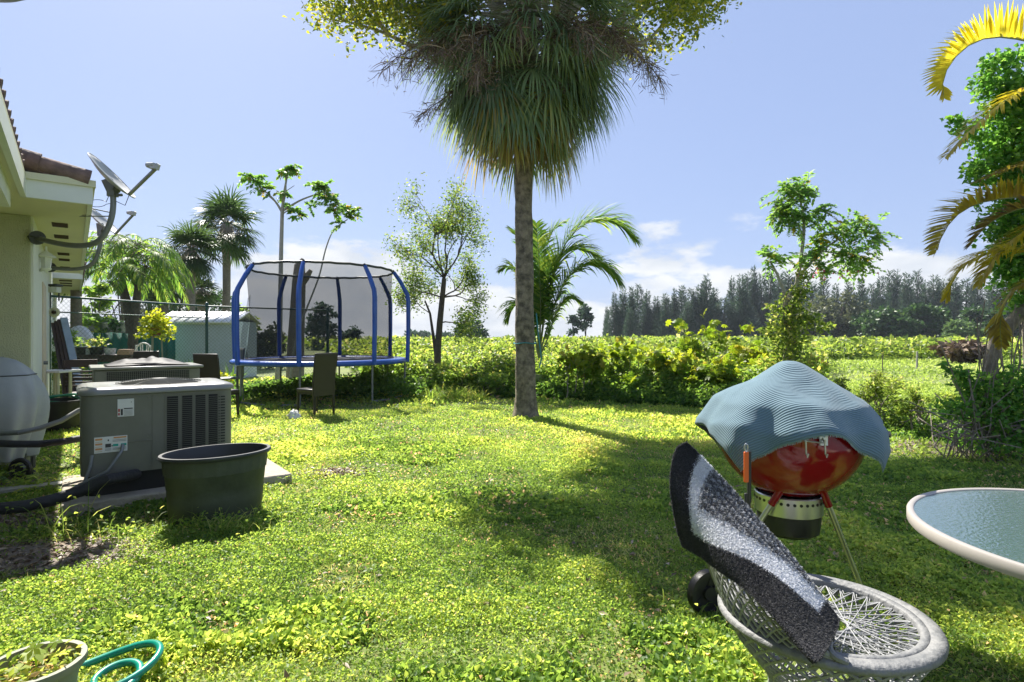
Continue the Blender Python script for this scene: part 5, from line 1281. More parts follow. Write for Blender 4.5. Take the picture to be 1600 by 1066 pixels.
cr_ = colr(r, n); chk = (np.floor(u*46)+np.floor(v*22)) % 2; cr_ = np.where(kn, np.where(RNG.random(n) < .75, np.where(chk > 0, .32, .72), cr_), cr_)
strips(g, Bp, D, rdir(n), np.where(kn, .0085, .006)*RNG.uniform(.6, 1.2, n), .0022, 1.0, seg=2, rnd=cr_, taper=.7)
n = 9000; q = RNG.random(n); e = RNG.integers(0, 4, n); u = np.where(e < 2, q, (e == 2)*1.0); v = np.where(e >= 2, q, (e == 0)*1.0)
strips(g, samp(u, v), samp(u, v, NN)*.3+RNG.normal(0, .6, (n, 3)), rdir(n), .008, .002, 1, seg=2, rnd=colr(region(u, v), n))
o = g.build('fluffy_mat', M_mat, smooth=False, leaf=True); tag(o, 'fluffy charcoal and white striped bath mat slung over the lattice chair back', 'bath mat')

# ================================================================ glass table
T0 = np.array([1.957, 1.77, 0]); TR_ = .60; TZ = .72
tt = thing('glass_table', 'round patio table with rippled greenish glass top and cream metal rim at the right edge', 'table', T0)
M_rim = mat('rim_paint', (.38, .35, .32), .4, var=.06, scale=5)
g = G(); g.lathe([(TR_-.022, TZ+.001), (TR_-.018, TZ+.005), (TR_-.004, TZ+.004), (TR_, TZ-.002), (TR_, TZ-.030), (TR_-.004, TZ-.036), (TR_-.02, TZ-.036), (TR_-.022, TZ+.001)], c=T0, n=128); g.build('rim', M_rim, tt, angle=50)
g = G(); g.lathe([(TR_-.021, TZ-.006), (TR_-.021, TZ-.001), (0, TZ-.001)], c=T0, n=96); g.lathe([(TR_-.021, TZ-.006), (0, TZ-.006)], c=T0, n=96)
mg = bpy.data.materials.new('rippled_glass'); mg.use_nodes = True; nt = mg.node_tree; b = nt.nodes['Principled BSDF']
b.inputs['Base Color'].default_value = (.10, .17, .165, 1); b.inputs['Roughness'].default_value = .13; b.inputs['Transmission Weight'].default_value = .35; b.inputs['IOR'].default_value = 1.6; b.inputs['Specular IOR Level'].default_value = .9; b.inputs['Coat Weight'].default_value = .6; b.inputs['Coat Roughness'].default_value = .05
tcn = nd(nt, 'ShaderNodeTexCoord'); nn2 = nd(nt, 'ShaderNodeTexNoise'); nn2.inputs['Scale'].default_value = 75; nn2.inputs['Detail'].default_value = 2
nt.links.new(tcn.outputs['Object'], nn2.inputs['Vector']); bp = nd(nt, 'ShaderNodeBump'); bp.inputs['Strength'].default_value = .5; bp.inputs['Distance'].default_value = .005
nt.links.new(nn2.outputs['Fac'], bp.inputs['Height']); nt.links.new(bp.outputs[0], b.inputs['Normal']); nt.links.new(bp.outputs[0], b.inputs['Coat Normal'])
g.build('glass_top', mg, tt)
g = G(); g.tube([T0+[0, 0, .02], T0+[0, 0, TZ-.02]], .035, n=16); g.build('pedestal', M_rim, tt)
for k in range(4):
    a = k*pi/2+.3; g = G(); e = np.array([cos(a), sin(a), 0]); g.tube([T0+e*.03+[0, 0, .10], T0+e*.16+[0, 0, .07], T0+e*.26+[0, 0, .015]], .016, n=8); g.build('foot', M_rim, tt)

# ================================================================ planter and hose in the near left corner
pc = np.array([-1.655, 1.97, 0]); t = thing('planter', 'faded olive plastic planter with a young weed, cut off by the bottom left corner', 'planter', pc)
M_ol = mat('olive_plastic', (.20, .21, .145), .6, var=.12)
PR = .135
g = G(); g.lathe([(.10, 0), (PR*.97, .20), (PR*1.1, .20), (PR*1.12, .215), (PR*1.1, .225), (PR*.97, .225), (PR*.93, .16), (0, .155)], c=pc, n=40); g.build('pot_body', M_ol, t)
g = G(); g.lathe([(PR*.93, .165), (0, .175)], c=pc, n=24); g.build('soil', M_soil, t)
g = G(); n = 260; a = RNG.random(n)*2*pi; r = PR*.9*np.sqrt(RNG.random(n)); leaves(g, np.stack([pc[0]+r*np.cos(a), pc[1]+r*np.sin(a), .175+RNG.random(n)*.06], 1), .03, .014, rnd=RNG.uniform(.3, 1, n))
C = np.array([[pc[0]+x, pc[1]+y, z] for x, y, z in ((.02, -.02, .27), (-.02, .02, .25), (.05, .03, .28), (.0, -.06, .235), (.04, -.05, .30))]); lobed(g, C, .05, k=5, up=2, rnd=np.array([.7, .75, .6, .85, .7]))
g.tube([pc+[.01, 0, .16], pc+[.02, -.02, .3]], .003, n=5); g.build('plant', M_lawn, t, leaf=True)
hc = np.array([-1.37, 2.02, 0]); g = G()
pts_ = [hc+np.array([(-.175 if u < 0 else 0), 0, 0]) for u in []]
pts_ = [(-1.72, 1.9, .0), (-1.60, 2.06, .015), (-1.50, 2.13, .03), (-1.40, 2.165, .06), (-1.31, 2.14, .07), (-1.265, 2.06, .06), (-1.29, 1.96, .04), (-1.36, 1.88, .02), (-1.46, 1.92, .02), (-1.47, 2.0, .03), (-1.42, 2.06, .04), (-1.34, 2.05, .045), (-1.29, 1.99, .03), (-1.30, 1.88, .02), (-1.40, 1.78, .01)]
pp_ = np.array(pts_)+np.array([-.12, .19, 0]); tq = np.linspace(0, len(pp_)-1, 90); sm_ = np.stack([np.interp(tq, np.arange(len(pp_)), pp_[:, k]) for k in range(3)], 1)
for _ in range(25): sm_[1:-1] = (sm_[:-2]+2*sm_[1:-1]+sm_[2:])/4
sm_[:, 2] += .03; g.tube(sm_, .0145, n=12); tag(g.build('garden_hose', mat('hose_teal', (.0, .24, .17), .3, var=.08, coat=.4)), 'teal green garden hose looped on the lawn beside the planter, bottom left', 'hose')
# ================================================================ main palm
rng = np.random.default_rng(21)
b0 = np.array([.225, 9.40, 0]); t = thing('cabbage_palm', 'tall palm with a thick skirt of hanging fan leaves in the middle of the lawn', 'tree', b0)
g = G(); K = 28; zs = np.concatenate([np.linspace(0, .5, 10), np.linspace(.6, 6.3, 60)]); vs = []
for z in zs:
    r = .155+.075*math.exp(-z/.16)+.02*math.exp(-z/1.2)-.004*z+.004*sin(z*2*pi/.11)
    cx = -.02*z+.06*math.exp(-z/.8)*0
    for i in range(K):
        a = 2*pi*i/K; rr = r*(1+.03*sin(a*5+z*3)+.02*rng.normal()+(.10*math.exp(-z/.12)*sin(a*7+1)))
        vs.append(b0+[cx*.45+rr*cos(a), rr*sin(a), z-.02])
g.polys(vs, [(j*K+i, j*K+(i+1) % K, (j+1)*K+(i+1) % K, (j+1)*K+i) for j in range(len(zs)-1) for i in range(K)])
M_ptr = mat('palm_trunk', (.085, .07, .05), .92, col2=(.24, .215, .17), scale=9, bump=1.0, bscale=40, thr=(.38, .62))
M_ptr.node_tree.nodes['Color Ramp'].color_ramp.elements[1].color = (.27, .225, .16, 1)
g.build('trunk', M_ptr, t, angle=180)
ax0 = b0+np.array([-.06, 0, 0])
g = G(); gs = G()
for i in range(200):
    tq = rng.random()**.85*1.45; a = rng.random()*2*pi
    r = .34+.78*min(tq, 1.1)**.55; z = 4.78+1.45*tq+rng.normal(0, .12)
    el = -1.25+1.05*tq
    e = np.array([cos(a), sin(a), 0]); hub = ax0+e*r+[0, 0, z]
    axis = e*cos(el)+np.array([0, 0, sin(el)])
    gs.tube([ax0+e*.12+[0, 0, z-.1+.35], ax0+e*r*.55+[0, 0, z+.22], hub], [.016, .012, .008], n=4, cap=False)
    q = rng.random(); rd = rng.uniform(.0, .55) if q < .78 else rng.uniform(.55, .72)
    if tq < .45 and rng.random() < .16: rd = rng.uniform(.82, .98)
    fanleaf(g, hub, axis, rng.uniform(.85, 1.25), .031, k=24, spread=1.7, droop=1.9 if tq < .9 else 1.3, rnd=rd, rng=rng, seg=5)
for i in range(14):          # dry brown fringe at the very bottom
    a = rng.random()*2*pi; e = np.array([cos(a), sin(a), 0]); hub = ax0+e*rng.uniform(.15, .5)+[0, 0, rng.uniform(4.75, 5.05)]
    fanleaf(g, hub, e*.3+np.array([0, 0, -1]), rng.uniform(.7, .95), .022, k=16, spread=.9, droop=1.5, rnd=.97, rng=rng)
gs.build('leaf_stalk', M_pale, t); g.build('crown', M_palm, t, leaf=True)
# dead flower stalks
def tangle(p, mid, q, n, spread, ln, name='dead_flower_stalk'):
    g = G(); p, mid, q = map(np.array, (p, mid, q)); us = np.linspace(0, 1, 14); path = [(1-u)**2*p+2*u*(1-u)*mid+u*u*q for u in us]
    g.tube(path, list(np.linspace(.016, .006, 14)), n=5)
    for f_ in g.f: f_[2][:] = .6
    tb = .3+.7*rng.random(n); B = np.stack([np.interp(tb, us, np.array(path)[:, k]) for k in range(3)], 1)+rng.normal(0, spread*.25, (n, 3))
    D = unit(q-mid)+rng.normal(0, .8, (n, 3)); strips(g, B, D, rdir(n, 0, rng), ln*rng.uniform(.5, 1.2, n), .013, 1.4, seg=6, rnd=rng.uniform(0, 1, n), curl=rng.normal(0, .9, (n, 3)), rng=rng, taper=.8)
    m = n*3; B2 = B[rng.integers(0, n, m)]+rng.normal(0, spread, (m, 3))*np.array([1, 1, .9])+[0, 0, -ln*.3]
    strips(g, B2, rng.normal(0, 1, (m, 3))+[0, 0, -.5], rdir(m, 0, rng), ln*.4*rng.uniform(.4, 1.1, m), .010, 1.0, seg=4, rnd=rng.uniform(0, .9, m), curl=rng.normal(0, 1.2, (m, 3)), rng=rng)
    g.build(name, M_dead, t, leaf=True)
C6 = P(820, 60, 9.4)
tangle(C6, P(730, 10, 9.0), P(640, 95, 8.3), 220, .15, .42); tangle(C6, P(700, 20, 9.2), P(595, 110, 9.3), 170, .13, .4)
tangle(C6, P(770, 30, 8.8), P(742, 125, 7.7), 230, .13, .36); tangle(C6, P(760, 110, 9.0), P(648, 185, 8.7), 120, .08, .25)
tangle(C6, P(930, 0, 9.0), P(1000, 90, 7.9), 240, .15, .42); tangle(C6, P(950, 10, 9.5), P(1032, 125, 9.2), 160, .10, .36); tangle(C6, P(880, 0, 8.8), P(930, 70, 7.5), 200, .14, .35)
tangle(C6, P(800, 20, 8.8), P(690, 85, 7.6), 220, .13, .36); tangle(C6, P(800, -20, 8.8), P(815, 60, 7.5), 100, .1, .3)
g = G(); g.tube([P(838, 490, 9.2), P(841, 520, 9.2), P(846, 560, 9.25), P(843, 575, 9.25)], .012, n=6); g.tube([W(820, 9.4, 1.25)+[.18*cos(a), .18*sin(a), .01*sin(3*a)] for a in np.linspace(0, 2*pi, 21)[:-1]], .010, closed=True, n=6)
tag(g.build('tied_rope', mat('teal_rope', (.05, .22, .24), .8)), 'faded teal rope tied round the palm trunk with its end hanging', 'rope')

# tree growing out above the palm crown
rng = np.random.default_rng(8)
st = b0+np.array([.1, .25, 5.4]); t = thing('strangler_fig', 'leafy yellow-green tree perched in the palm crown, branches cut by the top of the photo', 'tree', b0+np.array([.1, .25, 0]))
gs = G(); tips = []
gs.tube([b0+[.1, .28, 0.0], b0+[.06, .22, 2.5], b0+[.1, .27, 4.5], st], [.02, .025, .05, .08], n=6)
for d0, L in (((-.9, 0, .55), 2.1), ((-.8, .3, .8), 2.2), ((.8, -.1, .75), 1.9), ((.7, .4, 1.0), 2.2), ((.3, -.5, 1.0), 2.0), ((.9, .1, .55), 2.0), ((.1, .2, 1), 2.1), ((.5, -.8, .8), 2.0)):
    tp, tb = grow(st, d0, L, .075, 3, rng, spread=.5, kids=3, up=.12, shrink=.66, wob=.14, segs=4, tips=[], tubes=[])
    for p_, r_ in tb: gs.tube(p_, r_, n=5)
    tips += tp
tips = np.array([q[0] for q in tips]); tips = tips[(tips[:, 2] > 6.6)]
g = G(); n = 26000; C = tips[rng.integers(0, len(tips), n)]+rng.normal(0, .22, (n, 3))
k = (C[:, 2] > 6.85+rng.normal(0, .1, n)); C = C[k]; leaves(g, C, .10, .06, up=.5, rng=rng)
shade_lobes = [(rng.uniform(-3.0, 1.6), rng.uniform(8.6, 13.2), rng.uniform(.35, .8)) for _ in range(80)]  # unseen leaf masses above the view, added to cast shade on the lawn
for lx, ly, lr in shade_lobes:
    if lx < -2.2 and ly < 9.4: continue
    c = np.array([lx, ly, 1.35+.62*(ly+lr*.8)+lr*.75+rng.uniform(.1, 1.1)]); m = int(560*lr/.5)
    q = rdir(m, 0, rng)*(rng.random((m, 1))**.4); leaves(g, c+q*lr*np.array([1.1, 1.1, .7]), .12, .07, up=.5, rng=rng)
    if rng.random() < .5: gs.tube([st+[0, 0, .6], (st+c)/2+[0, 0, .9+rng.random()*.4], c], [.05, .03, .008], n=5)
def cluster(c, s, n, L=.08, m=0):
    n = int(n*1.6); L = L*1.25
    C = np.array(c)+rng.normal(0, 1, (n, 3))*np.array(s); leaves(g, C, L, L*.5, up=.5, rng=rng, rnd=rng.uniform(.2, 1, n))
for px, py, sx, sz, n in ((520, 8, .25, .16, 260), (565, 20, .3, .2, 420), (620, 10, .35, .22, 480), (680, 5, .3, .25, 480), (700, 35, .2, .14, 220), (730, 10, .2, .18, 260), (500, 0, .15, .08, 70), (650, 40, .25, .1, 160)):
    cluster(P(px, py, 9.0), (sx, .3, sz), n, .075)
for px, py, sx, sz, n in ((1050, 5, .25, .13, 150), (1080, 25, .2, .13, 130), (1100, 15, .22, .12, 130), (1122, 10, .08, .05, 40), (1085, 48, .06, .07, 35), (1010, 8, .25, .1, 120)):
    cluster(P(px, py, 9.0), (sx, .2, sz), n, .07)
for a, b in (((800, 30), (560, 5)), ((800, 20), (640, 25)), ((560, 5), (495, -2)), ((850, 40), (1000, 0)), ((1000, 0), (1085, 15)), ((1085, 15), (1128, 12)), ((1060, 5), (1085, 50)), ((760, 40), (640, 60)), ((830, 90), (880, 10)), ((880, 10), (960, -30))):
    p, q = P(a[0], a[1], 9.1), P(b[0], b[1], 9.0); m = (p+q)/2+rng.normal(0, .06, 3); gs.tube([p, m, q], [.03, .02, .008] if abs(a[0]-b[0]) > 90 else [.008, .006, .004], n=5)
gs.build('trunk', M_pale, t); g.build('crown', leafmat('fig_leaf', [(0, (.07, .12, .03)), (.5, (.17, .23, .03)), (.8, (.34, .36, .04)), (1, (.45, .38, .05))], trans=.5, tmul=1.6), t, leaf=True)

# ================================================================ smaller trees by the field
def poly_tree(name, label, base_px, d, limbs, m_bark, clusters, m_leaf, leaf=.08, seed=1, aspect=.5, up=.6, droop=None, compound=False, cat='tree', basez=0.0, group=None):
    rng = np.random.default_rng(seed); base = W(base_px, d, basez); t = thing(name, label, cat, base, group=group); gs, gl = G(), G()
    for pts, r0, r1 in limbs:
        P3 = [P(x, y, d+(q[0] if q else 0)) for x, y, *q in pts]; P3 = np.array(P3); tq = np.linspace(0, len(P3)-1, max(8, 4*len(P3))); s = np.stack([np.interp(tq, np.arange(len(P3)), P3[:, k]) for k in range(3)], 1)
        for _ in range(3): s[1:-1] = (s[:-2]+2*s[1:-1]+s[2:])/4
        gs.tube(s, list(np.linspace(r0, r1, len(s))), n=7)
    pxm = d/F0
    for x, y, rx, ry, n in clusters:
        c = P(x, y, d); R = np.array([rx*pxm, max(rx, ry)*pxm*.8, ry*pxm])
        if compound:       # sprays: stalks with paired leaflets radiating from a limb end
            nf = max(4, n//8)
            for k in range(nf):
                o = c+rdir(1, .1, rng)[0]*R*.85*rng.random()**.6; D = rdir(1, .15, rng)[0]; L = compound*rng.uniform(.7, 1.2); seg = 7
                tt_ = (np.arange(seg)+1)/seg; pos = o+D*L*tt_[:, None]+np.array([0, 0, -1])*(.45*L*tt_**2)[:, None]
                gs.tube([o, pos[3], pos[-1]], .0035, n=3, cap=False)
                sd = unit(np.cross(D, [0, 0, 1.0])); 
                for sg in (-1, 1):
                    dr = np.tile(sd*sg*.8+D*.5+[0, 0, -.35], (seg, 1))+rng.normal(0, .2, (seg, 3))
                    leaves(gl, pos, leaf, leaf*aspect, up=2, rng=rng, dirs=unit(dr), rnd=np.full(seg, rng.random()))
        else:
            q = rdir(n, 0, rng)*(rng.random((n, 1))**.45); leaves(gl, c+q*R, leaf, leaf*aspect, up=up, rng=rng)
    gs.build('trunk', m_bark, t); gl.build('crown', m_leaf, t, leaf=True); return t
# skinny tree with tufts behind the trampoline
poly_tree('tufted_sapling', 'very tall skinny tree with small leaf tufts on bare forks behind the trampoline', 433, 16.2,
  [([(433, 603), (436, 560), (438, 480), (439, 400), (441, 330)], .085, .05), ([(441, 332), (444, 300), (450, 268)], .05, .02), ([(441, 330), (425, 308), (405, 292)], .035, .015), ([(441, 330), (470, 312), (505, 300)], .035, .018), ([(441, 334), (430, 315), (415, 303)], .02, .01), ([(442, 320), (447, 300), (446, 262)], .03, .015), ([(505, 300), (530, 318), (548, 328)], .02, .01), ([(441, 335), (455, 325), (470, 328)], .02, .01), ([(445, 300), (460, 290)], .012, .008), ([(500, 302), (490, 325)], .012, .008)],
  M_pale, [(402, 283, 16, 12, 130), (388, 278, 8, 8, 40), (418, 298, 10, 8, 60), (452, 265, 16, 15, 150), (446, 300, 8, 8, 40), (462, 332, 14, 12, 110), (500, 292, 18, 14, 170), (512, 308, 14, 10, 90), (525, 325, 14, 10, 100), (488, 322, 8, 6, 40)], M_tree, leaf=.14, aspect=.6, seed=5, compound=.2)
poly_tree('bent_sapling', 'thin bare stem arching right with one leaf tuft above the trampoline net', 470, 16.0,
  [([(452, 600), (460, 540), (470, 505), (482, 475), (500, 430), (508, 390), (520, 358), (543, 343)], .035, .014)], M_pale, [(545, 335, 16, 12, 160), (530, 350, 6, 5, 30)], M_tree, leaf=.14, seed=6, compound=.2)
tg = thing('dead_trunk', 'broken-off thick grey trunk with a short side stub behind the trampoline net', 'tree', W(463, 17.5))
g = G(); d = 17.5; g.tube([P(461, 590, d)-[0, 0, 0], P(462, 540, d), P(465, 480, d), P(467, 440, d), P(468, 415, d), P(473, 404, d)], [.27, .25, .22, .20, .16, .04], n=14); g.build('trunk', M_bark, tg)
g = G(); g.tube([P(467, 448, d), P(478, 434, d), P(486, 422, d)], [.13, .11, .06], n=10); g.build('stub', M_bark, tg)

# small-leaved tree left of the palm
rng = np.random.default_rng(14); d = 14.6; base = W(683, d); t = thing('feathery_acacia', 'small thin-leaved tree with open zigzag branches left of the tall palm', 'tree', base); gs, g = G(), G()
def Q(x, y, dy=0): return P(x, y, d+dy)
trunk = [Q(683, 585), Q(684, 545), Q(687, 505), Q(691, 465), Q(694, 435)]; gs.tube([base-[0, 0, .1]]+trunk, [.12, .10, .085, .08, .07, .06], n=9)
gs.tube([Q(682, 560), Q(677, 525), Q(672, 490, .2), Q(664, 470, .3)], [.05, .04, .03, .02], n=7)
tips = []
for st_, dr, L, r in ((trunk[4], (-.35, .1, 1), 1.08, .05), (trunk[4], (.4, -.1, .9), 1.08, .045), (trunk[3], (.9, .2, .35), 0.79, .04), (trunk[3], (-.9, -.2, .5), 0.86, .035), (trunk[4], (.05, .3, 1), 1.22, .045), (trunk[2], (.95, -.2, .1), .8, .03), (Q(672, 490, .2), (-.8, .1, .6), .8, .02), (trunk[3], (.7, .6, .8), 1.01, .035), (trunk[4], (-.7, .3, .8), 0.94, .035), (trunk[4], (-.5, -.2, 1.1), 1.37, .035)):
    tp, tb = grow(st_, dr, L*.84, r, 3, rng, spread=.48, kids=3, up=.05, shrink=.60, wob=.2, segs=4, tips=[], tubes=[])
    for p_, r_ in tb: gs.tube(p_, [q*.62 for q in r_], n=4, cap=False)
    tips += [q[0] for q in tp]
tips = np.array(tips); n = 11000; C = tips[rng.integers(0, len(tips), n)]+rng.normal(0, .13, (n, 3)); leaves(g, C, .08, .036, up=.4, rng=rng)
gs.build('trunk', M_barkd, t); g.build('crown', leafmat('acacia_leaf', [(0, (.06, .12, .025)), (.5, (.13, .21, .04)), (1, (.26, .30, .06))], trans=.5, tmul=1.7), t, leaf=True)

# coconut palm behind the trunk
rng = np.random.default_rng(31); d = 12.9; base = W(842, d); t = thing('coconut_palm', 'young coconut palm with long green feather fronds arching out behind the palm trunk', 'tree', base); gs, g = G(), G()
gs.tube([base, base+[0, 0, .5]], [.16, .10], n=10)
fr = [([(842, 560), (850, 500), (862, 430), (885, 370), (925, 338), (965, 340), (992, 372)], .85, 56, .9), ([(842, 560), (846, 480), (850, 410), (858, 365), (872, 345), (885, 346)], .5, 26, .7), ([(842, 560), (855, 510), (875, 450), (905, 412), (940, 408), (968, 440)], .75, 50, 1.3), ([(842, 560), (838, 480), (828, 410), (815, 370), (800, 360)], .6, 40, .8),
      ([(842, 560), (830, 500), (815, 440), (800, 410), (785, 420)], .55, 36, 1.3), ([(842, 560), (856, 530), (868, 490), (885, 462), (905, 470)], .5, 34, 1.6), ([(842, 560), (845, 470), (842, 400), (838, 350)], .5, 24, .8), ([(842, 560), (835, 520), (822, 480), (805, 470), (792, 500)], .5, 30, 1.5), ([(842, 560), (850, 490), (868, 410), (900, 380), (935, 400)], .7, 44, 1.0)]
for i, (pts, L, n, dr) in enumerate(fr):
    dd_ = rng.normal(0, .5); P3 = [P(x, y, d+dd_*(k/len(pts))) for k, (x, y) in enumerate(pts)]; pinnate(g, gs, P3, .022, L*1.3, .042, int(n*3.2), droop=dr, ang=58, vee=.25, rng=rng, start=.25)
gs.build('trunk', mat('frond_rib', (.20, .24, .08), .5), t); g.build('crown', M_frond, t, leaf=True)

# vine-wrapped sapling at right centre
clv = [(1235, 300, 28, 18, 240), (1262, 292, 22, 14, 170), (1222, 335, 22, 18, 210), (1250, 345, 30, 22, 280), (1285, 330, 20, 16, 140), (1300, 362, 30, 22, 260), (1345, 350, 30, 16, 230), (1362, 372, 18, 16, 130), (1318, 398, 30, 22, 260), (1345, 402, 24, 16, 150), (1205, 402, 24, 16, 210), (1270, 385, 22, 18, 170), (1262, 410, 20, 18, 130), (1235, 320, 30, 22, 200), (1290, 420, 16, 10, 80)]
rng = np.random.default_rng(3)
ts = poly_tree('vine_wrapped_sapling', 'pale-stemmed sapling wrapped in vines below with glossy leaf sprays above, right of centre', 1232, 10.6,
  [([(1232, 640), (1234, 580), (1236, 520), (1243, 460), (1252, 400), (1258, 350), (1250, 310)], .07, .018), ([(1238, 500), (1228, 460), (1213, 425), (1203, 408)], .035, .015), ([(1250, 430), (1280, 395), (1315, 370), (1345, 358)], .03, .010), ([(1255, 400), (1290, 392), (1320, 400)], .018, .01), ([(1240, 480), (1262, 440), (1282, 410)], .02, .01), ([(1256, 370), (1240, 340), (1225, 325)], .018, .008), ([(1238, 540), (1262, 500), (1268, 470)], .02, .008)],
  M_pale, clv, M_tree, leaf=.10, seed=12, compound=.28)
tv = thing('climbing_vine', 'bright yellow-green vine smothering the lower stem of the pale-stemmed sapling', 'vine', W(1232, 10.4)); g, gs = G(), G(); d = 10.4
for x, y, rx, ry, n in ((1235, 580, 40, 35, 900), (1232, 530, 32, 35, 700), (1240, 480, 24, 28, 380), (1222, 500, 26, 18, 220), (1265, 500, 22, 14, 180), (1200, 520, 20, 10, 100), (1285, 512, 16, 9, 90), (1250, 455, 16, 18, 150), (1210, 480, 14, 8, 60), (1240, 610, 55, 25, 900), (1255, 430, 8, 12, 60)):
    c = P(x, y, d); q = rdir(n, 0, rng)*(rng.random((n, 1))**.5); pxm = d/F0; C = c+q*np.array([rx*pxm, rx*pxm, ry*pxm]); leaves(g, C[C[:, 2] > .02], .075, .055, up=.7, rng=rng, rnd=None)
for k in range(10):
    a = rng.random()*6; gs.tube([P(1232+rng.normal()*6, 640, d)]+[P(1234+12*sin(a+j*1.3), 610-j*22, d+.1*cos(a+j)) for j in range(8)], .008, n=4)
gs.build('stem', M_bark, tv); g.build('foliage', M_crop, tv, leaf=True)
g = G(); n = 60; C = P(1290, 428, 10.6)+rng.normal(0, 1, (n, 3))*np.array([.35, .1, .05]); leaves(g, C, .05, .04, rng=rng); g.build('flowers', leafmat('pink_petal', [(0, (.55, .05, .20)), (1, (.7, .15, .3))], trans=.4, tmul=1.2), ts, leaf=True)

# ================================================================ far palms and trees on the left
def sabal(name, label, px, py, d, wpx, seed, leaf_m=M_palm, n=46, tr=.2, group=None):
    rng = np.random.default_rng(seed); c = P(px, py, d); t = thing(name, label, 'tree', (c[0], c[1], 0), group=group); gt, g = G(), G(); R = wpx/2/F0*d
    gt.tube([(c[0]-.1, c[1], 0), (c[0], c[1], c[2]*.5), (c[0], c[1], c[2]-R*.45)], [tr*1.1, tr*.85, tr*.9], n=12)
    gt.tube([(c[0], c[1], c[2]-R*.75), (c[0], c[1], c[2]-R*.3)], [tr*1.0, tr*1.9], n=12); gt.tube([(c[0], c[1], c[2]-R*.3), (c[0], c[1], c[2]-R*.05)], [tr*1.9, tr*.6], n=12)
    for i in range(n):
        a = rng.random()*2*pi; el = rng.uniform(-1.0, 1.35); e = np.array([cos(a)*cos(el), sin(a)*cos(el), sin(el)]); st_ = np.array([c[0], c[1], c[2]-R*.12]); hub = st_+e*R*.5*rng.uniform(.75, 1.1)+[0, 0, -.06*R]
        gt.tube([st_, (st_+hub)/2+[0, 0, .05*R], hub], .015, n=4, cap=False); fanleaf(g, hub, e, R*.56, R*.035, k=20, spread=2.0, droop=1.0, rnd=rng.uniform(.05, .62), rng=rng, seg=4)
    gt.build('trunk', M_bark, t); g.build('crown', leaf_m, t, leaf=True)
gp = 'fan palms behind the fence'
M_sab = leafmat('sabal_leaf', [(0.0, (0.035, 0.07, 0.03)), (0.5, (0.075, 0.13, 0.04)), (1.0, (0.17, 0.22, 0.06))], trans=0.35, tmul=1.5)
sabal('fan_palm', 'tallest fan palm behind the fence, standing against the sky left of the trampoline', 354, 345, 27, 138, 1, M_sab, group=gp, n=52)
sabal('fan_palm', 'shorter greyish fan palm just left of the tallest one', 298, 385, 24, 118, 2, M_sab, group=gp, n=52)
sabal('fan_palm', 'dark low fan palm crowded under the two taller ones', 255, 440, 22, 95, 3, M_sab, n=40, group=gp)
sabal('fan_palm', 'low dark fan palm between the shed roof and the tall palms', 315, 450, 26, 70, 9, M_sab, n=30, group=gp)
rng = np.random.default_rng(41); d = 16.5; base = W(205, d); t = thing('areca_palm', 'bushy bright green feather palm with dark forked stems right of the house eave', 'tree', base); gs, g = G(), G()
for a, b, c_ in (((205, 590), (208, 500), (190, 430)), ((207, 540), (212, 470), (228, 415)), ((205, 520), (195, 460), (172, 440)), ((210, 500), (215, 450), (205, 400))): gs.tube([P(*a, d), P(*b, d), P(*c_, d)], [.14, .09, .05], n=7)
for i in range(64):
    a = rng.random()*2*pi; st_ = P(rng.uniform(175, 225), rng.uniform(375, 440), d+rng.normal(0, .4)); e = np.array([cos(a), sin(a), 0]); L = rng.uniform(.9, 1.4); up = rng.uniform(.1, .9)
    pts = [st_, st_+e*L*.35+[0, 0, L*.4*up], st_+e*L*.7+[0, 0, L*.3*up], st_+e*L+[0, 0, -L*.15], st_+e*L*1.12+[0, 0, -L*.5]]
    pinnate(g, gs, pts, .012, .42, .035, 26, droop=1.6, ang=55, vee=.1, rng=rng, seg=3)
gs.build('trunk', M_barkd, t); g.build('crown', M_frond, t, leaf=True)
for i, a in enumerate([(235, 352, 30, 90, M_olive, 'sparse pinkish-grey twiggy tree behind the bright feather palm', 1500, 1), (190, 360, 31, 80, M_olive, 'sparse grey tree top above the bright feather palm', 1100, 1), (150, 420, 20, 60, M_shrub, 'dense green tree hidden behind the house eave', 1800, 0), (270, 400, 30, 90, M_broad, 'dark green broadleaf tree behind the shorter fan palm', 2600, 0),
        (330, 440, 32, 110, M_broad, 'dark rounded tree mass between the palm trunks', 2600, 0), (384, 478, 26, 48, M_crop, 'small yellow-green tree left of the trampoline net', 1500, 0), (135, 470, 19, 60, M_shrub, 'green shrub beyond the neighbour house corner', 1500, 0), (185, 480, 19.5, 60, M_broad, 'dark shrub behind the teal tarp at its left', 1500, 0), (232, 482, 20.5, 60, M_broad, 'dark shrub behind the lime plant', 1500, 0), (420, 500, 24, 60, M_olive, 'dusty green bush seen through the left of the net', 1500, 0), (372, 460, 34, 40, M_shrub, 'green leafy tree behind the trunk of the tallest fan palm', 1200, 0)]):
    px, pt, d, w, m, lb, n, ai = a; roundtree('background_tree' if pt < 465 else 'background_shrub', lb, 'tree' if pt < 465 else 'shrub', px, pt, d, w, m, n=n, leaf=.17, seed=80+i, airy=ai)
g = G(); g.tube([W(119, 15.0), P(119, 430, 15.0)], [.14, .12], n=12); tag(g.build('utility_pole', M_bark), 'grey vertical trunk-like pole beyond the fence beside the house corner', 'pole')

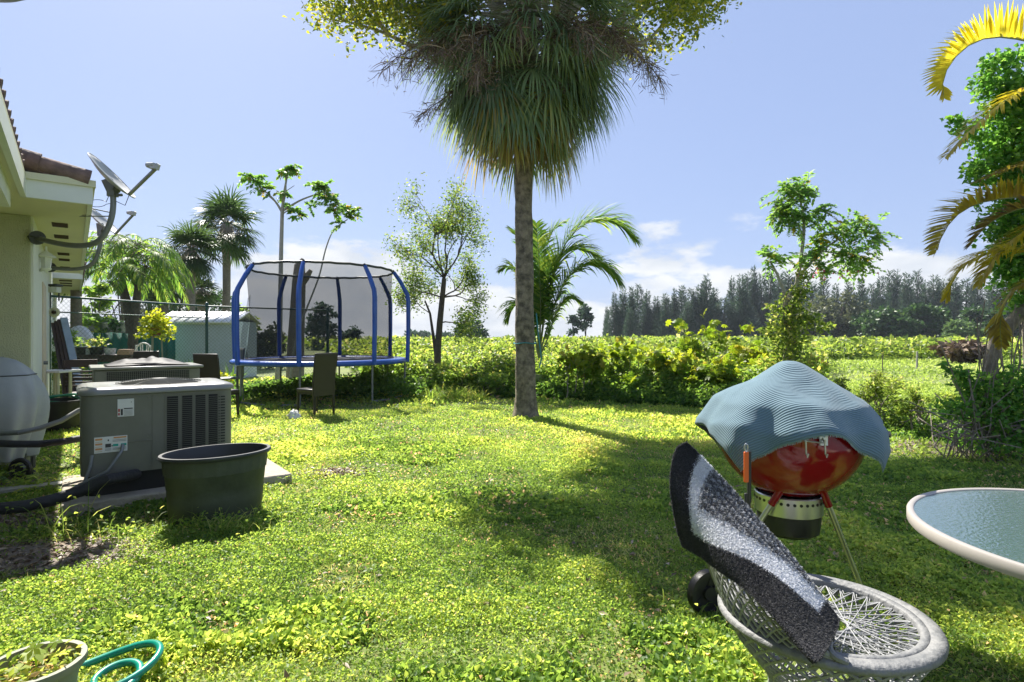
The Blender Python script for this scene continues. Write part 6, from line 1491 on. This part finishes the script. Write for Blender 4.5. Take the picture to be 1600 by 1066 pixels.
# ================================================================ vine-covered tree and yellow palm at the right edge
rng = np.random.default_rng(51); d = 6.6; base = W(1552, d); t = thing('vine_covered_tree', 'leaning grey-barked tree smothered in bright green vine leaves at the right edge', 'tree', base); gs, g = G(), G()
pth = [(1552, 640), (1550, 600), (1547, 565), (1556, 535), (1580, 505), (1612, 470), (1660, 420), (1700, 330)]
s = np.array([P(x, y, d) for x, y in pth]); s[0][2] = 0; gs.tube(s, [.085, .075, .075, .07, .075, .07, .06, .05], n=10)
gs.tube([P(1605, 640, d+.2), P(1603, 540, d+.2), P(1598, 470, d+.2), P(1592, 400, d+.2), P(1585, 330, d)], [.035, .03, .028, .022, .015], n=8)
for k in range(14): x = rng.uniform(1520, 1600); gs.tube([P(x+rng.normal()*8, rng.uniform(460, 560), d-.1), P(x, rng.uniform(520, 600), d-.2), P(x+rng.normal()*25, rng.uniform(620, 700), d-.3)], .008, n=4)
for k in range(12): x = rng.uniform(1500, 1600); gs.tube([P(x, rng.uniform(650, 690), 6.4), P(x+rng.normal()*30, rng.uniform(640, 690), 6.3), P(x+rng.normal()*50, rng.uniform(660, 705), 6.2)], .010, n=5)
for x, y, rx, ry, n in ((1600, 130, 45, 50, 700), (1580, 180, 40, 50, 600), (1560, 240, 36, 40, 500), (1590, 290, 40, 60, 900), (1575, 350, 30, 50, 600), (1600, 400, 40, 50, 600), (1580, 430, 40, 30, 260), (1640, 200, 60, 120, 2200), (1660, 380, 60, 120, 2200), (1585, 220, 45, 90, 1800), (1590, 380, 40, 80, 1500), (1570, 140, 40, 40, 600), (1530, 270, 26, 26, 260), (1505, 200, 22, 14, 100), (1525, 215, 22, 16, 130), (1490, 188, 16, 8, 50), (1540, 130, 26, 22, 180), (1555, 100, 24, 20, 160), (1530, 330, 10, 60, 60), (1590, 470, 30, 30, 200), (1575, 90, 30, 15, 160)):
    c = P(x, y, d); q = rdir(n, 0, rng)*(rng.random((n, 1))**.5); pxm = d/F0; leaves(g, c+q*np.array([rx*pxm, rx*pxm, ry*pxm]), .062, .05, up=.5, rng=rng)
gs.build('trunk', M_bark, t); g.build('crown', M_vine, t, leaf=True)
t = thing('tangled_bush', 'dark tangle of leaves and dry stems under the leaning vine-covered tree', 'bush', W(1560, 6.3)); gs, g = G(), G()
for x, y, rx, ry, n in ((1540, 640, 40, 40, 900), (1580, 620, 36, 50, 900), (1600, 670, 50, 34, 900), (1520, 600, 30, 20, 300), (1555, 690, 60, 20, 600), (1640, 620, 60, 80, 1500), (1500, 585, 16, 10, 90), (1490, 640, 30, 20, 260)):
    dd_ = 6.35; c = P(x, y, dd_); q = rdir(n, 0, rng)*(rng.random((n, 1))**.5); pxm = dd_/F0; C = c+q*np.array([rx*pxm, rx*pxm, ry*pxm]); leaves(g, C[C[:, 2] > .01], .06, .042, up=.5, rng=rng)
for k in range(60): x = rng.uniform(1470, 1640); b_ = P(x, 700, 6.3); b_[2] = 0; gs.tube([b_, b_+rng.normal(0, .12, 3)+[0, 0, .3], b_+rng.normal(0, .3, 3)+[0, 0, .65]], .007, n=4)
gs.build('stem', M_bark, t); g.build('foliage', M_vine, t, leaf=True)
# arching taro-like vine leaf stalk
g, gs = G(), G(); rng = np.random.default_rng(2); path = [P(1475, 572, 6.5), P(1500, 585, 6.5), P(1520, 615, 6.45), P(1535, 645, 6.4), P(1545, 690, 6.4)]
t = thing('trailing_creeper', 'single arching creeper with overlapping dark green leaves leaning into the meadow view', 'vine', W(1545, 6.4)); gs.tube(path, .01, n=5)
for k in range(46): u = rng.random()*3.4; i = int(u); c = path[i]+(path[i+1]-path[i])*(u-i); leaves(g, (c+rng.normal(0, .035, 3))[None], .12, .08, up=1, rng=rng, rnd=np.array([rng.uniform(0, .5)]))
gs.build('stem', M_bark, t); g.build('foliage', M_vine, t, leaf=True)
rng = np.random.default_rng(61); d = 5.9; base = W(1760, d); t = thing('yellowing_palm', 'feather palm with yellow and browning fronds reaching in from the right edge', 'tree', base); gs, g = G(), G()
gs.tube([base, W(1750, d, 3.0), W(1745, d, 5.2)], [.1, .08, .07], n=10)
for pts, L, n, dr, rd, ve, sh in ((([(1745, 150), (1680, 85), (1600, 62), (1545, 52), (1505, 70), (1478, 105), (1462, 140), (1475, 152)]), .34, 64, .15, .85, 1.1, 'mid'),
        (([(1745, 260), (1680, 160), (1620, 130), (1575, 150), (1530, 190), (1492, 225), (1478, 245)]), .36, 60, .9, .6, .3, 'mid'), (([(1745, 330), (1680, 300), (1600, 308), (1540, 312), (1495, 330), (1470, 365), (1462, 395)]), .36, 60, .35, .42, .7, 'mid'),
        (([(1745, 420), (1680, 390), (1610, 388), (1550, 392), (1510, 405), (1485, 440), (1480, 465)]), .34, 60, .9, .62, .3, 'mid'), (([(1745, 330), (1680, 330), (1620, 350), (1570, 380), (1540, 420), (1530, 445)]), .34, 54, .8, .68, .3, 'mid'),
        (([(1745, 300), (1690, 250), (1620, 250), (1560, 270), (1525, 285)]), .3, 40, .8, .25, .3, 'mid'), (([(1745, 450), (1690, 430), (1630, 430), (1580, 450), (1560, 500), (1565, 540)]), .3, 44, .9, .35, .3, 'mid'), (([(1745, 350), (1690, 320), (1600, 322), (1545, 345), (1515, 385)]), .3, 50, .5, .2, .5, 'mid')):
    dz = rng.normal(0, .3); P3 = [P(x, y, d+dz*(1-k/len(pts))) for k, (x, y) in enumerate(pts)]; pinnate(g, gs, P3, .014, L, .027, int(n*1.7), droop=dr, ang=62, vee=ve, rnd=rd, rng=rng, seg=4, start=.12)
gs.build('trunk', mat('green_stem', (.18, .22, .06), .5), t); g.build('crown', M_yellow, t, leaf=True)
